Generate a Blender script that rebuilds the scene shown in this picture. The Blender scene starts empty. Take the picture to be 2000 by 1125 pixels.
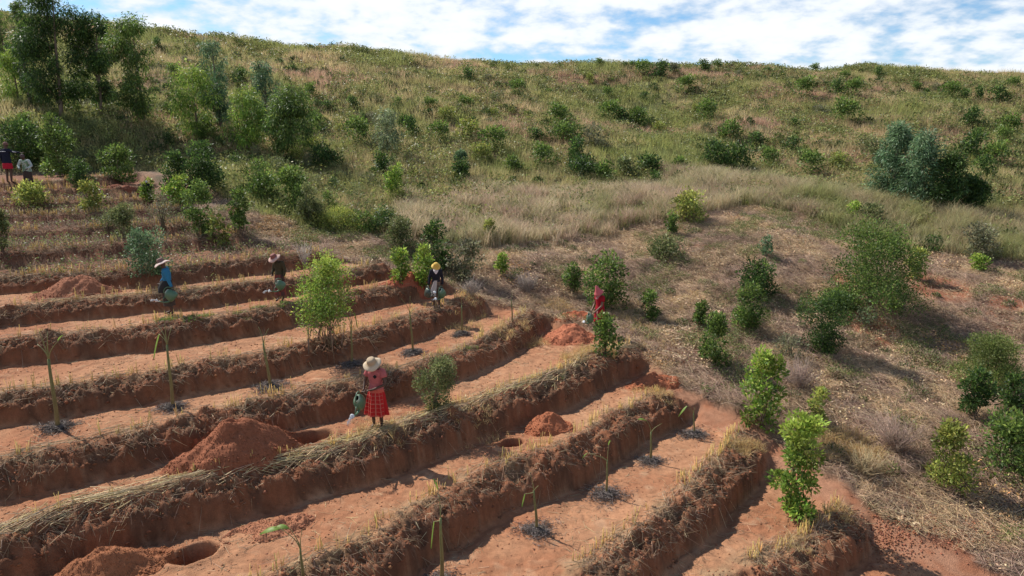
import bpy, math, random
import numpy as np
from mathutils import Vector, Matrix, Euler
random.seed(7)
RS = np.random.RandomState(11)
C = bpy.context.scene.collection
SC = bpy.context.scene
# ---------------------------------------------------------------- camera, sky, sun, exposure
PITCH = math.radians(12.0)
FPX = 1351.0                       # focal length in pixels of the 2000 px wide photograph
cam_d = bpy.data.cameras.new('camera'); cam = bpy.data.objects.new('camera', cam_d); C.objects.link(cam)
cam_d.sensor_width = 36.0; cam_d.lens = 36.0 * FPX / 2000.0
cam_d.clip_start = 0.1; cam_d.clip_end = 8000.0
cam.location = (0, 0, 0); cam.rotation_euler = (math.pi / 2 - PITCH, 0, 0)
SC.camera = cam
SUN_EL = math.radians(46.0)
SUN_AZ = math.atan2(-0.80, 0.60)   # bearing of the sun from +Y towards +X (behind the hill, to the left)
world = bpy.data.worlds.new("World"); SC.world = world; world.use_nodes = True
wn, wl = world.node_tree.nodes, world.node_tree.links
wn.clear()
w_out = wn.new('ShaderNodeOutputWorld'); w_bg = wn.new('ShaderNodeBackground')
sky = wn.new('ShaderNodeTexSky'); sky.sky_type = 'NISHITA'; sky.sun_disc = False
sky.sun_elevation = SUN_EL; sky.sun_rotation = SUN_AZ
sky.altitude = 1200; sky.air_density = 1.0; sky.dust_density = 0.6; sky.ozone_density = 1.0
w_tc = wn.new('ShaderNodeTexCoord'); w_sep = wn.new('ShaderNodeSeparateXYZ')
wl.new(w_tc.outputs['Generated'], w_sep.inputs[0])
def wmath(op, a, b=None, clamp=False):
    n = wn.new('ShaderNodeMath'); n.operation = op; n.use_clamp = clamp
    for i, v in enumerate((a, b)):
        if v is None: continue
        if isinstance(v, (int, float)): n.inputs[i].default_value = v
        else: wl.new(v, n.inputs[i])
    return n.outputs[0]
# the cloud deck: direction projected on a flat layer far above
zz = wmath('ADD', wmath('MAXIMUM', w_sep.outputs['Z'], 0.0), 0.30)
cx = wmath('DIVIDE', w_sep.outputs['X'], zz); cy = wmath('DIVIDE', w_sep.outputs['Y'], zz)
w_cmb = wn.new('ShaderNodeCombineXYZ'); wl.new(cx, w_cmb.inputs[0]); wl.new(cy, w_cmb.inputs[1])
def wnoise(scale, detail, rough, off, dist=0.0):
    m = wn.new('ShaderNodeMapping'); m.inputs['Location'].default_value = off
    wl.new(w_cmb.outputs[0], m.inputs[0])
    n = wn.new('ShaderNodeTexNoise'); n.inputs['Scale'].default_value = scale
    n.inputs['Detail'].default_value = detail; n.inputs['Roughness'].default_value = rough
    n.inputs['Distortion'].default_value = dist
    wl.new(m.outputs[0], n.inputs['Vector']); return n.outputs['Fac']
n_big = wnoise(1.6, 3, 0.5, (3.1, 7.7, 0)); n_puff = wnoise(7.5, 5, 0.5, (1.3, 2.2, 0), 0.15); n_fine = wnoise(26.0, 5, 0.55, (4, 9, 0))
dens = wmath('ADD', wmath('ADD', wmath('MULTIPLY', n_big, 0.9), wmath('MULTIPLY', n_puff, 1.0)), wmath('MULTIPLY', n_fine, 0.28))
w_mr = wn.new('ShaderNodeMapRange'); w_mr.interpolation_type = 'SMOOTHSTEP'
w_mr.inputs['From Min'].default_value = 0.82; w_mr.inputs['From Max'].default_value = 1.16
wl.new(dens, w_mr.inputs['Value'])
w_sh = wn.new('ShaderNodeMapRange'); w_sh.inputs['From Min'].default_value = 0.95; w_sh.inputs['From Max'].default_value = 1.3
w_sh.inputs['To Min'].default_value = 0.88; w_sh.inputs['To Max'].default_value = 1.08
wl.new(dens, w_sh.inputs['Value'])
w_cl = wn.new('ShaderNodeCombineColor')
wl.new(wmath('MULTIPLY', w_sh.outputs[0], 8.7), w_cl.inputs[0]); wl.new(wmath('MULTIPLY', w_sh.outputs[0], 9.2), w_cl.inputs[1]); wl.new(wmath('MULTIPLY', w_sh.outputs[0], 9.8), w_cl.inputs[2])
w_mix = wn.new('ShaderNodeMix'); w_mix.data_type = 'RGBA'
# the deck thins out overhead
w_hi = wn.new('ShaderNodeMapRange'); w_hi.inputs['From Min'].default_value = 0.24; w_hi.inputs['From Max'].default_value = 0.55
w_hi.inputs['To Min'].default_value = 1.0; w_hi.inputs['To Max'].default_value = 0.12; wl.new(w_sep.outputs['Z'], w_hi.inputs['Value'])
wl.new(wmath('MULTIPLY', w_mr.outputs[0], w_hi.outputs[0]), w_mix.inputs['Factor'])
w_sk = wn.new('ShaderNodeMix'); w_sk.data_type = 'RGBA'; w_sk.blend_type = 'MULTIPLY'; w_sk.inputs['Factor'].default_value = 1.0
wl.new(sky.outputs[0], w_sk.inputs['A']); w_sk.inputs['B'].default_value = (0.86, 1.14, 1.30, 1)
wl.new(w_sk.outputs['Result'], w_mix.inputs['A']); wl.new(w_cl.outputs[0], w_mix.inputs['B'])
wl.new(w_mix.outputs['Result'], w_bg.inputs['Color']); w_bg.inputs['Strength'].default_value = 0.085
wl.new(w_bg.outputs[0], w_out.inputs['Surface'])
sun_d = bpy.data.lights.new('sun', 'SUN'); sun_d.energy = 5.0; sun_d.angle = math.radians(0.5); sun_d.color = (1.0, 0.95, 0.87)
sun = bpy.data.objects.new('sun', sun_d); C.objects.link(sun)
sdir = Vector((math.sin(SUN_AZ) * math.cos(SUN_EL), math.cos(SUN_AZ) * math.cos(SUN_EL), math.sin(SUN_EL)))
sun.rotation_euler = sdir.to_track_quat('Z', 'Y').to_euler(); sun.location = sdir * 60
SC.view_settings.view_transform = 'Standard'; SC.view_settings.look = 'None'
SC.view_settings.exposure = 0.38; SC.view_settings.gamma = 1.0
SC.cycles.max_bounces = 4; SC.cycles.diffuse_bounces = 2; SC.cycles.transmission_bounces = 3; SC.cycles.transparent_max_bounces = 8
# ---------------------------------------------------------------- helpers
cP, sP = math.cos(PITCH), math.sin(PITCH)
def ray(px, py):
    u = (px - 1000.0); v = (562.5 - py)
    return np.array([u, FPX * cP + v * sP, v * cP - FPX * sP])
def unp_z(px, py, z):
    d = ray(px, py); return d * (z / d[2])
def unp_y(px, py, y):
    d = ray(px, py); return d * (y / d[1])
def ztop(y, py):
    v = (562.5 - py) / FPX
    return y * (v * cP - sP) / (cP + v * sP)
def _hash(ix, iy, s):
    h = (ix.astype(np.int64) * 374761393 + iy.astype(np.int64) * 668265263 + s * 1442695041) & 0xFFFFFFFF
    h = ((h ^ (h >> 13)) * 1274126177) & 0xFFFFFFFF
    h = h ^ (h >> 16)
    return (h & 0xFFFFFF) / float(0xFFFFFF)
def vnoise(x, y, s=0):
    x = np.asarray(x, float); y = np.asarray(y, float)
    ix = np.floor(x); iy = np.floor(y); fx = x - ix; fy = y - iy
    fx = fx * fx * (3 - 2 * fx); fy = fy * fy * (3 - 2 * fy)
    a = _hash(ix, iy, s); b = _hash(ix + 1, iy, s); c = _hash(ix, iy + 1, s); d = _hash(ix + 1, iy + 1, s)
    return (a * (1 - fx) + b * fx) * (1 - fy) + (c * (1 - fx) + d * fx) * fy
def fbm(x, y, s=0, o=4, g=0.5):
    t = 0; a = 1; n = 0
    for k in range(o):
        t = t + a * (vnoise(x * 2 ** k + 17.3 * k, y * 2 ** k - 9.1 * k, s + k) - 0.5); n += a; a *= g
    return t / n * 2      # about -1..1
def sstep(a, b, x):
    t = np.clip((x - a) / (b - a), 0, 1); return t * t * (3 - 2 * t)
def seg_dist(X, Y, pts):
    """signed distance to an open polyline, positive to the left of its direction"""
    best = np.full(X.shape, 1e9); sg = np.zeros(X.shape)
    for (x0, y0), (x1, y1) in zip(pts[:-1], pts[1:]):
        dx, dy = x1 - x0, y1 - y0; L2 = dx * dx + dy * dy + 1e-12
        t = np.clip(((X - x0) * dx + (Y - y0) * dy) / L2, 0, 1)
        qx = X - x0 - t * dx; qy = Y - y0 - t * dy
        d2 = qx * qx + qy * qy
        m = d2 < best
        best = np.where(m, d2, best); sg = np.where(m, np.sign(dx * qy - dy * qx), sg)
    return np.sqrt(best) * np.where(sg == 0, 1, sg)
def smooth_line(pts, n=4):
    p = np.array(pts, float)
    for _ in range(1):
        q = [p[0]]
        for a, b in zip(p[:-1], p[1:]):
            q += [a * .75 + b * .25, a * .25 + b * .75]
        q.append(p[-1]); p = np.array(q)
    return p
# ---------------------------------------------------------------- the shape of the land
LV = [-8.9, -8.35, -7.7, -7.05, -6.4, -5.85, -5.35, -4.85, -4.45, -4.05, -3.65, -3.3, -2.95, -2.6, -2.2, -1.85]
# foot of each terrace bank as seen in the photograph (pixels); the bank between LV[i] and LV[i+1]
FEET = [
 [(1520, 1190), (1600, 1150), (1660, 1115), (1700, 1075), (1705, 1045)],
 [(1200, 1210), (1297, 1123), (1333, 1097), (1370, 1065), (1400, 1037), (1417, 1003), (1443, 977), (1467, 957), (1490, 930), (1500, 905)],
 [(640, 1215), (790, 1135), (830, 1098), (865, 1075), (900, 1060), (935, 1033), (1000, 998), (1063, 975), (1133, 947), (1187, 910), (1227, 883), (1283, 850), (1330, 828)],
 [(0, 1155), (83, 1123), (133, 1107), (207, 1080), (257, 1073), (333, 1050), (410, 1028), (500, 1005), (613, 970), (700, 950), (767, 927), (807, 910), (867, 887), (933, 860), (1000, 833), (1043, 815), (1113, 797), (1143, 780), (1180, 753), (1233, 732), (1275, 723)],
 [(0, 980), (67, 967), (133, 950), (200, 933), (300, 913), (357, 890), (457, 868), (543, 847), (600, 830), (660, 813), (700, 803), (753, 785), (827, 767), (900, 740), (947, 723), (1000, 695), (1027, 675), (1057, 655), (1075, 628)],
 [(0, 832), (100, 818), (167, 803), (267, 790), (333, 780), (400, 765), (467, 753), (507, 743), (547, 736), (587, 722), (632, 710), (688, 703), (741, 688), (777, 672), (820, 663), (860, 643), (900, 630), (937, 617), (955, 603)],
 [(0, 717), (80, 707), (160, 699), (240, 687), (320, 683), (400, 668), (480, 657), (560, 640), (613, 628), (667, 616), (720, 605), (773, 595), (830, 582), (880, 572)],
 [(0, 641), (67, 633), (150, 624), (235, 616), (293, 611), (333, 605), (400, 603), (453, 592), (507, 584), (547, 580), (620, 566), (700, 556), (745, 546)],
 [(0, 573), (107, 568), (240, 563), (307, 557), (400, 549), (453, 541), (533, 532), (613, 521), (670, 514)],
 [(0, 524), (80, 517), (133, 510), (250, 502), (333, 495), (417, 487), (500, 479), (540, 474)],
 [(0, 476), (80, 472), (150, 468), (250, 464), (333, 460), (450, 452)],
 [(0, 441), (120, 438), (250, 433), (340, 428), (410, 420)],
 [(0, 416), (120, 413), (250, 408), (340, 402)],
 [(0, 393), (120, 390), (250, 385), (320, 378)],
 [(0, 372), (120, 368), (220, 362), (290, 354)],
]
WID = [0.78, 0.78, 0.76, 0.70, 0.66, 0.64, 0.60, 0.56, 0.50, 0.46, 0.40, 0.34, 0.3, 0.28, 0.28]
FW = []
for i, f in enumerate(FEET):
    w = np.array([unp_z(px, py, LV[i])[:2] for px, py in f])
    w = smooth_line(w)
    d0 = w[0] - w[3]; d0 /= np.linalg.norm(d0); d1 = w[-1] - w[-3]; d1 /= np.linalg.norm(d1)
    w = np.vstack([w[0] + d0 * 40 * np.array([1, 1]), w, w[-1] + d1 * 40])
    FW.append(w)
# right-hand end of the terraced field (terraces lie to the left of it)
EDGE = [(-1500, 420, -1.7), (-500, 345, -1.65), (0, 333, -1.6), (200, 331, -1.6), (270, 336, -1.7), (330, 350, -1.8), (430, 418, -2.9), (520, 470, -3.8), (665, 508, -4.4), (760, 533, -4.85), (850, 556, -5.2), (960, 590, -5.6),
        (1085, 615, -6.05), (1190, 650, -6.4), (1290, 715, -6.8), (1345, 775, -7.2), (1420, 815, -7.45), (1510, 865, -7.7), (1620, 945, -8.15), (1720, 1030, -8.6), (1900, 1150, -9.1), (2100, 1300, -9.6)]
EW = np.array([unp_z(px, py, z)[:2] for px, py, z in EDGE])
PATH = [(1300, 755, -7.0), (1365, 790, -7.25), (1490, 860, -7.65), (1610, 945, -8.1), (1690, 1010, -8.45), (1790, 1072, -8.8), (1900, 1125, -9.0), (2060, 1210, -9.4)]
PW = np.array([unp_z(px, py, z)[:2] for px, py, z in PATH])
# control points of the smooth hillside
CP = []
for i, f in enumerate(FEET):
    for px, py in f[::3]:
        p = unp_z(px, py, LV[i]); CP.append((p[0], p[1], LV[i] + 0.2))
for px, py, z in EDGE: p = unp_z(px, py, z); CP.append(tuple(p))
for px, py, z in [(1600, 690, -6.85), (1950, 860, -7.9), (1900, 1125, -9.0), (1480, 830, -7.45), (1700, 900, -8.0), (1800, 640, -6.7), (2100, 760, -7.4),
                  (1350, 640, -6.3), (1180, 560, -5.7), (2300, 1100, -8.9), (1980, 1000, -8.5)]:
    CP.append(tuple(unp_z(px, py, z)))
for px, py, y in [(600, 480, 27.5), (750, 470, 29), (1000, 482, 31), (1250, 450, 33.5), (1500, 410, 36), (1750, 480, 31.5), (2000, 520, 28.5),
                  (1050, 520, 27.5), (1450, 480, 30), (1700, 560, 26.5), (2000, 600, 25),
                  (500, 400, 32), (1000, 400, 38), (1500, 380, 39), (2000, 420, 36),
                  (0, 330, 34.5), (250, 325, 36.5), (500, 330, 40), (1000, 330, 46), (1500, 330, 47), (2000, 340, 46),
                  (0, 260, 42), (250, 262, 44), (500, 260, 48), (1000, 260, 56), (1280, 265, 60), (1500, 260, 58), (2000, 260, 59),
                  (0, 190, 51), (500, 190, 57), (1000, 190, 68), (1300, 205, 72), (1500, 190, 70), (2000, 190, 72),
                  (0, 100, 62), (500, 120, 69), (250, 130, 62),
                  (0, 34, 70), (200, 52, 73), (350, 71, 75), (500, 87, 77), (750, 109, 81), (1000, 127, 85), (1240, 130, 87), (1500, 136, 88), (1750, 137, 89), (2000, 147, 90),
                  (-500, 20, 62), (-500, 190, 47), (-500, 330, 32), (-600, 600, 17), (2600, 175, 84), (2600, 270, 57), (2600, 400, 38), (2600, 620, 25), (-700, 900, 11.5)]:
    CP.append(tuple(unp_y(px, py, y)))
for px, py, y, yy, dz in [(0, 34, 70, 84, -0.8), (500, 87, 77, 92, -1), (1000, 127, 85, 100, -1), (1500, 136, 88, 103, -1), (2000, 147, 90, 105, -1), (-500, 20, 62, 76, -1), (2600, 175, 84, 99, -1),
                          (0, 32, 70, 112, -4), (1000, 133, 85, 125, -5), (2000, 158, 90, 128, -5), (500, 84, 77, 120, -5)]:
    p = unp_y(px, py, y); CP.append((p[0] * yy / y, yy, p[2] + dz))
CP += [(-9, 5, -7.0), (0, 5, -8.9), (6, 5, -9.6), (14, 5, -10), (-20, 6, -5), (0, -6, -10.5), (-14, -6, -8), (14, -6, -11), (25, 8, -9)]
CP = np.array(CP)
def _phi(r2): return 0.5 * r2 * np.log(r2 + 1e-9)
_n = len(CP)
_d2 = (CP[:, None, 0] - CP[None, :, 0]) ** 2 + (CP[:, None, 1] - CP[None, :, 1]) ** 2
_A = np.zeros((_n + 3, _n + 3)); _A[:_n, :_n] = _phi(_d2) + np.eye(_n) * 0.6
_Pm = np.c_[np.ones(_n), CP[:, :2]]; _A[:_n, _n:] = _Pm; _A[_n:, :_n] = _Pm.T
_W = np.linalg.solve(_A, np.r_[CP[:, 2], 0, 0, 0])
def tps(x, y):
    o = _W[_n] + _W[_n + 1] * x + _W[_n + 2] * y
    for k in range(_n):
        o = o + _W[k] * _phi((x - CP[k, 0]) ** 2 + (y - CP[k, 1]) ** 2)
    return o
_PX = np.array([-9, 0, 0.09, 0.2, 0.45, 0.8, 1.0, 1.35, 1.9, 9]); _PY = np.array([0, 0, 0.60, 0.74, 0.86, 1.04, 1.09, 1.05, 1.0, 1.0])
PITS = [unp_z(378, 1083, -7.03), unp_z(602, 857, -6.4), unp_z(1000, 864, -7.03)]
PITR = [(0.40, 0.27, 0.65), (0.56, 0.28, 0.6), (0.34, 0.19, 0.34)]
def land(X, Y, fine=True):
    """height and masks: terraced, bank, first-lip distance, path, wild"""
    X = np.asarray(X, float); Y = np.asarray(Y, float)
    R = np.sqrt(X * X + Y * Y)
    z = tps(X, Y)
    # far away: settle to a gentle plain
    far = sstep(115, 190, R); th = np.abs(np.arctan2(X, Y)); back = sstep(1.1, 1.8, th) * sstep(12, 60, R)
    zp = -9 + 2.0 * fbm(X / 120, Y / 120, 5)
    z = z * (1 - np.maximum(far, back)) + zp * np.maximum(far, back)
    # small relief
    hill = sstep(27, 50, R)
    z = z + 0.10 * fbm(X / 2.5, Y / 2.5, 3) * (1 - hill) + hill * (0.8 * fbm(X / 9, Y / 9, 21) + 0.28 * fbm(X / 2.4, Y / 2.4, 8))
    e = -seg_dist(X, Y, EW)
    wob = 0.22 * fbm(X / 0.9, Y / 0.9, 33, 3)
    terr = sstep(-0.25, 0.75, e + wob) * (R < 60) * (Y > 0)
    bank = np.zeros(X.shape); lip = np.full(X.shape, 9.0); level = np.full(X.shape, LV[0]); berm = np.zeros(X.shape)
    m = terr > 0
    if m.any():
        x, y = X[m], Y[m]
        w1 = 0.26 * fbm(x / 0.9, y / 0.9, 41, 3) + 0.09 * fbm(x / 0.2, y / 0.2, 45, 3)
        hv = 1 + 0.16 * fbm(x / 1.5, y / 1.5, 48, 2)
        zt = np.full(x.shape, LV[0]); bk = np.zeros(x.shape); lp = np.full(x.shape, 9.0)
        for i, f in enumerate(FW):
            d = seg_dist(x, y, f)
            dd = (d + w1 * sstep(-0.3, 0.4, d)) / WID[i] * 0.95
            st = LV[i + 1] - LV[i]
            pf = np.interp(dd, _PX, _PY); zt += st * (pf + (hv - 1) * sstep(0, .4, dd) * (1 - sstep(1.1, 1.7, dd)))
            zt -= 0.05 * np.exp(-((d + 0.12) / 0.12) ** 2)
            bk = np.maximum(bk, sstep(-0.06, 0.04, dd) * (1 - sstep(0.72, 0.98, dd)))
            ld = d - WID[i] * 1.05
            lp = np.where(np.abs(ld) < np.abs(lp), ld, lp)
        if fine:
            zt += bk * (0.17 * fbm(x / 0.28, y / 0.28, 51, 3) + 0.10 * fbm(x / 0.12, y / 0.12, 55, 2)) + 0.05 * fbm(x / 0.8, y / 0.8, 57, 3) + 0.022 * fbm(x / 0.17, y / 0.17, 58, 3) - 0.02 * sstep(.35, .6, fbm(x / .22, y / .22, 59, 2))
            near = np.exp(-(lp / 0.22) ** 2); zt += near * 0.05 * fbm(x / 0.2, y / 0.2, 61, 2)
        for c, (a, b, dp) in zip(PITS, PITR):
            ang = 0.55; ux = (x - c[0]) * math.cos(ang) + (y - c[1]) * math.sin(ang); uy = -(x - c[0]) * math.sin(ang) + (y - c[1]) * math.cos(ang)
            rr = np.sqrt((ux / a) ** 2 + (uy / b) ** 2) + 0.10 * fbm(x / 0.25, y / 0.25, 66, 2)
            zt -= dp * (1 - sstep(0.78, 1.05, rr)); zt += 0.05 * np.exp(-((rr - 1.2) / 0.2) ** 2)
        t = terr[m]
        z[m] = z[m] * (1 - t) + zt * t
        bank[m] = bk * t; lip[m] = np.where(t > 0.5, lp, 9.0)
    pd = np.abs(seg_dist(X, Y, PW)) + 0.12 * fbm(X / 0.5, Y / 0.5, 71, 3)
    path = (1 - sstep(0.28, 0.5, pd)) * (Y > 0) * (R < 40)
    z = z - 0.05 * path * (1 - terr)
    if fine:
        q = (1 - terr) * (1 - path) * (1 - hill)
        z = z + q * (0.07 * fbm(X / 0.35, Y / 0.35, 81, 4) + 0.24 * np.maximum(0, fbm(X / 0.9, Y / 0.9, 88, 3)))
    return z, terr, bank, lip, path
def H(x, y):
    x = np.atleast_1d(np.asarray(x, float)); y = np.atleast_1d(np.asarray(y, float))
    return land(x, y)[0]
def H1(x, y): return float(H(x, y)[0])
def hit(px, py, r0=7.0, r1=115.0):
    d = ray(px, py); d = d / np.hypot(d[0], d[1])
    t = r0 * (r1 / r0) ** np.linspace(0, 1, 900)
    z = H(d[0] * t, d[1] * t); g = z - d[2] * t
    k = np.argmax(g > 0)
    if k == 0: k = 899
    a = g[k - 1] / (g[k - 1] - g[k] + 1e-12); tt = t[k - 1] + (t[k] - t[k - 1]) * np.clip(a, 0, 1)
    x, y = d[0] * tt, d[1] * tt
    return np.array([x, y, H1(x, y)])
WILD = [(-900, 335), (0, 335), (180, 338), (300, 335), (345, 350), (420, 385), (500, 420), (600, 452), (700, 466), (800, 474), (900, 484), (1000, 484), (1120, 464), (1250, 442), (1330, 432), (1470, 402), (1560, 420), (1680, 462), (1800, 492), (2000, 516), (2700, 560)]
WW = np.array([hit(px, py)[:2] for px, py in WILD])
def wild(x, y): return seg_dist(np.asarray(x, float), np.asarray(y, float), WW)
def rnd3(lo, hi): return np.array(lo) + (np.array(hi) - np.array(lo)) * random.random()
# ---------------------------------------------------------------- mesh makers
def mesh_np(name, V, Q=None, T=None, col=None, smooth=False):
    me = bpy.data.meshes.new(name)
    nq = 0 if Q is None else len(Q); nt = 0 if T is None else len(T)
    V = np.asarray(V, np.float32)
    me.vertices.add(len(V)); me.vertices.foreach_set('co', V.ravel())
    loops = []
    if nq: loops.append(np.asarray(Q, np.int32).ravel())
    if nt: loops.append(np.asarray(T, np.int32).ravel())
    loops = np.concatenate(loops)
    me.loops.add(len(loops)); me.loops.foreach_set('vertex_index', loops)
    me.polygons.add(nq + nt)
    ls = np.concatenate([np.arange(nq) * 4, nq * 4 + np.arange(nt) * 3]).astype(np.int32)
    me.polygons.foreach_set('loop_start', ls)
    if smooth: me.polygons.foreach_set('use_smooth', np.ones(nq + nt, bool))
    me.update(calc_edges=True)
    if col is not None:
        a = me.color_attributes.new('Col', 'FLOAT_COLOR', 'POINT')
        c = np.ones((len(V), 4), np.float32); c[:, :3] = np.clip(col, 0, 1); a.data.foreach_set('color', c.ravel())
    return me
def link(name, me, mat, parent=None):
    o = bpy.data.objects.new(name, me)
    if mat is not None and not me.materials: me.materials.append(mat)
    C.objects.link(o)
    if parent is not None: o.parent = parent
    return o
def tag(o, label=None, cat=None, group=None, kind=None):
    if label: o['label'] = label
    if cat: o['category'] = cat
    if group: o['group'] = group
    if kind: o['kind'] = kind
    return o
def empty(name, loc, rz=0.0):
    o = bpy.data.objects.new(name, None); o.location = tuple(float(v) for v in loc); o.rotation_euler = (0, 0, rz); o.empty_display_size = 0.2
    C.objects.link(o); return o
def copy_tree(o, parent=None):
    c = o.copy(); C.objects.link(c); c.parent = parent
    for ch in list(o.children): copy_tree(ch, c)
    return c
def mat_attr(name, rough=0.9, spec=0.2, trans=0.0, noise=None, bump=None, tint=None):
    m = bpy.data.materials.new(name); m.use_nodes = True; n, l = m.node_tree.nodes, m.node_tree.links
    b = n['Principled BSDF']; b.inputs['Roughness'].default_value = rough; b.inputs['Specular IOR Level'].default_value = spec
    at = n.new('ShaderNodeAttribute'); at.attribute_name = 'Col'; src = at.outputs['Color']
    tc = n.new('ShaderNodeTexCoord')
    if noise:
        for sc, lo, hi in noise:
            nz = n.new('ShaderNodeTexNoise'); nz.inputs['Scale'].default_value = sc; nz.inputs['Detail'].default_value = 5; nz.inputs['Roughness'].default_value = 0.6
            l.new(tc.outputs['Object'], nz.inputs['Vector'])
            mr = n.new('ShaderNodeMapRange'); mr.inputs['From Min'].default_value = 0.3; mr.inputs['From Max'].default_value = 0.7
            mr.inputs['To Min'].default_value = lo; mr.inputs['To Max'].default_value = hi; l.new(nz.outputs['Fac'], mr.inputs['Value'])
            mx = n.new('ShaderNodeVectorMath'); mx.operation = 'SCALE'; l.new(src, mx.inputs[0]); l.new(mr.outputs[0], mx.inputs['Scale']); src = mx.outputs[0]
    l.new(src, b.inputs['Base Color'])
    if bump:
        nz = n.new('ShaderNodeTexNoise'); nz.inputs['Scale'].default_value = bump[0]; nz.inputs['Detail'].default_value = 6; nz.inputs['Roughness'].default_value = 0.65
        l.new(tc.outputs['Object'], nz.inputs['Vector'])
        bp = n.new('ShaderNodeBump'); bp.inputs['Strength'].default_value = bump[1]; bp.inputs['Distance'].default_value = bump[2]
        l.new(nz.outputs['Fac'], bp.inputs['Height']); l.new(bp.outputs[0], b.inputs['Normal'])
    if trans:
        tr = n.new('ShaderNodeBsdfTranslucent'); l.new(src, tr.inputs['Color'])
        mx = n.new('ShaderNodeMixShader'); mx.inputs[0].default_value = trans
        l.new(b.outputs[0], mx.inputs[1]); l.new(tr.outputs[0], mx.inputs[2]); l.new(mx.outputs[0], n['Material Output'].inputs['Surface'])
    return m
M_GROUND = mat_attr('red_earth', 0.95, 0.15, noise=[(9.0, 0.86, 1.14), (60.0, 0.85, 1.15)], bump=(40.0, 0.9, 0.03))
M_SOIL = mat_attr('loose_red_soil', 0.95, 0.12, noise=[(14.0, 0.88, 1.12), (70.0, 0.8, 1.2)], bump=(60.0, 0.8, 0.02))
M_GRASS = mat_attr('grass_blades', 0.7, 0.2, trans=0.5)
M_STRAW = mat_attr('dry_straw', 0.65, 0.25)
M_LEAF = mat_attr('green_leaves', 0.5, 0.3, trans=0.4)
M_BARK = mat_attr('woody_stems', 0.85, 0.2, noise=[(30.0, 0.75, 1.25)])
# ---------------------------------------------------------------- ground sheet
def cells(a): return np.asarray(a)
th_f = np.arange(-0.80, 0.8001, 0.0024)
th = np.concatenate([np.linspace(-math.pi, -0.8, 60)[:-1], th_f, np.linspace(0.8, math.pi, 60)[1:]])
rr = [0.3, 1.5, 3, 4.5, 6, 7, 7.6, 8.0]
r = 8.3
while r < 27: rr.append(r); r += 0.042
while r < 120: rr.append(r); r *= 1.0075
while r < 6000: rr.append(r); r *= 1.12
rr = np.array(rr)
TH, RR = np.meshgrid(th, rr); GX = RR * np.sin(TH); GY = RR * np.cos(TH)
gz, gterr, gbank, glip, gpath = [a.ravel() for a in land(GX, GY)]
gx, gy = GX.ravel(), GY.ravel(); gR = RR.ravel()
def mixc(a, b, t):
    t = np.asarray(t)[:, None]; return a * (1 - t) + b * t
def ground_color(x, y, z, terr, bank, lip, path):
    n = len(x); one = np.ones((n, 1))
    c = lambda *v: one * np.array(v)
    f1 = fbm(x / 1.6, y / 1.6, 101, 4); f2 = fbm(x / 0.35, y / 0.35, 105, 4); f3 = fbm(x / 0.09, y / 0.09, 109, 3)
    floor = mixc(c(0.38, 0.188, 0.100), c(0.32, 0.135, 0.068), sstep(-0.3, 0.5, f1 + 0.5 * f2))
    floor = mixc(floor, c(0.42, 0.235, 0.135), sstep(0.1, 0.7, f2))
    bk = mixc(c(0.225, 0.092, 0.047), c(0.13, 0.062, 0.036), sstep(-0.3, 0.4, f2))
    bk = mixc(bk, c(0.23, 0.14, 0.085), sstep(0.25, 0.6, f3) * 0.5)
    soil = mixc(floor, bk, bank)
    back = sstep(22, 27, np.hypot(x, y))
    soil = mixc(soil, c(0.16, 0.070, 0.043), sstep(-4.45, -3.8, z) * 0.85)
    for q, (a, b, dp) in zip(PITS, PITR): soil = mixc(soil, c(0.17, 0.07, 0.042), (1 - sstep(.8, 1.0, np.hypot(x - q[0], y - q[1]) / (.5 * (a + b)))) * .8)  # pit interiors: shade of the hollow painted into the soil colour
    soil = mixc(soil, c(0.32, 0.22, 0.12), np.exp(-(lip / 0.30) ** 2) * 0.55 * sstep(-0.3, 0.3, f2))
    dry = mixc(c(0.25, 0.158, 0.100), c(0.15, 0.10, 0.072), sstep(-0.3, 0.4, f2))
    dry = mixc(dry, c(0.30, 0.14, 0.08), sstep(0.25, 0.6, f1) * 0.8)
    dry = mixc(dry, c(0.10, 0.11, 0.04), sstep(0.2, 0.6, fbm(x / 1.2, y / 1.2, 121)) * 0.45)
    w = wild(x, y); g = sstep(-0.4, 0.4, w + 0.5 * f1)
    hillc = mixc(c(0.17, 0.125, 0.065), c(0.085, 0.090, 0.035), sstep(-0.25, 0.35, fbm(x / 6, y / 6, 131)))
    hillc = mixc(hillc, c(0.21, 0.115, 0.07), sstep(0.2, 0.6, fbm(x / 4, y / 4, 137)) * 0.6)
    o = mixc(dry, hillc, g)
    pc = mixc(c(0.37, 0.185, 0.11), c(0.31, 0.13, 0.07), sstep(-0.3, 0.5, f2))
    # bare red patches on the right-hand slope
    for (px, py, z0, rad) in BARE:
        q = unp_z(px, py, z0); d = np.hypot((x - q[0]), (y - q[1])) / rad + 0.35 * f1 + 0.2 * f2
        o = mixc(o, c(0.33, 0.13, 0.07), (1 - sstep(0.6, 1.1, d)) * 0.85)
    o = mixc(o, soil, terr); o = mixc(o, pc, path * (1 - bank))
    return o * (1 + 0.13 * f3[:, None] + 0.10 * fbm(x / .5, y / .5, 113, 3)[:, None])
BARE = [(1830, 600, -6.5, 1.5), (1700, 650, -6.7, 1.2), (1720, 660, -6.9, 0.9), (1640, 600, -6.5, 0.6), (1960, 640, -6.9, 0.9), (1850, 1080, -8.8, 0.6)]
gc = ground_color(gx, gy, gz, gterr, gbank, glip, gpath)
nc = len(th); nr = len(rr)
idx = np.arange(nr * nc).reshape(nr, nc)
Q = np.stack([idx[:-1, :-1].ravel(), idx[1:, :-1].ravel(), idx[1:, 1:].ravel(), idx[:-1, 1:].ravel()], 1)[:, ::-1]
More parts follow.
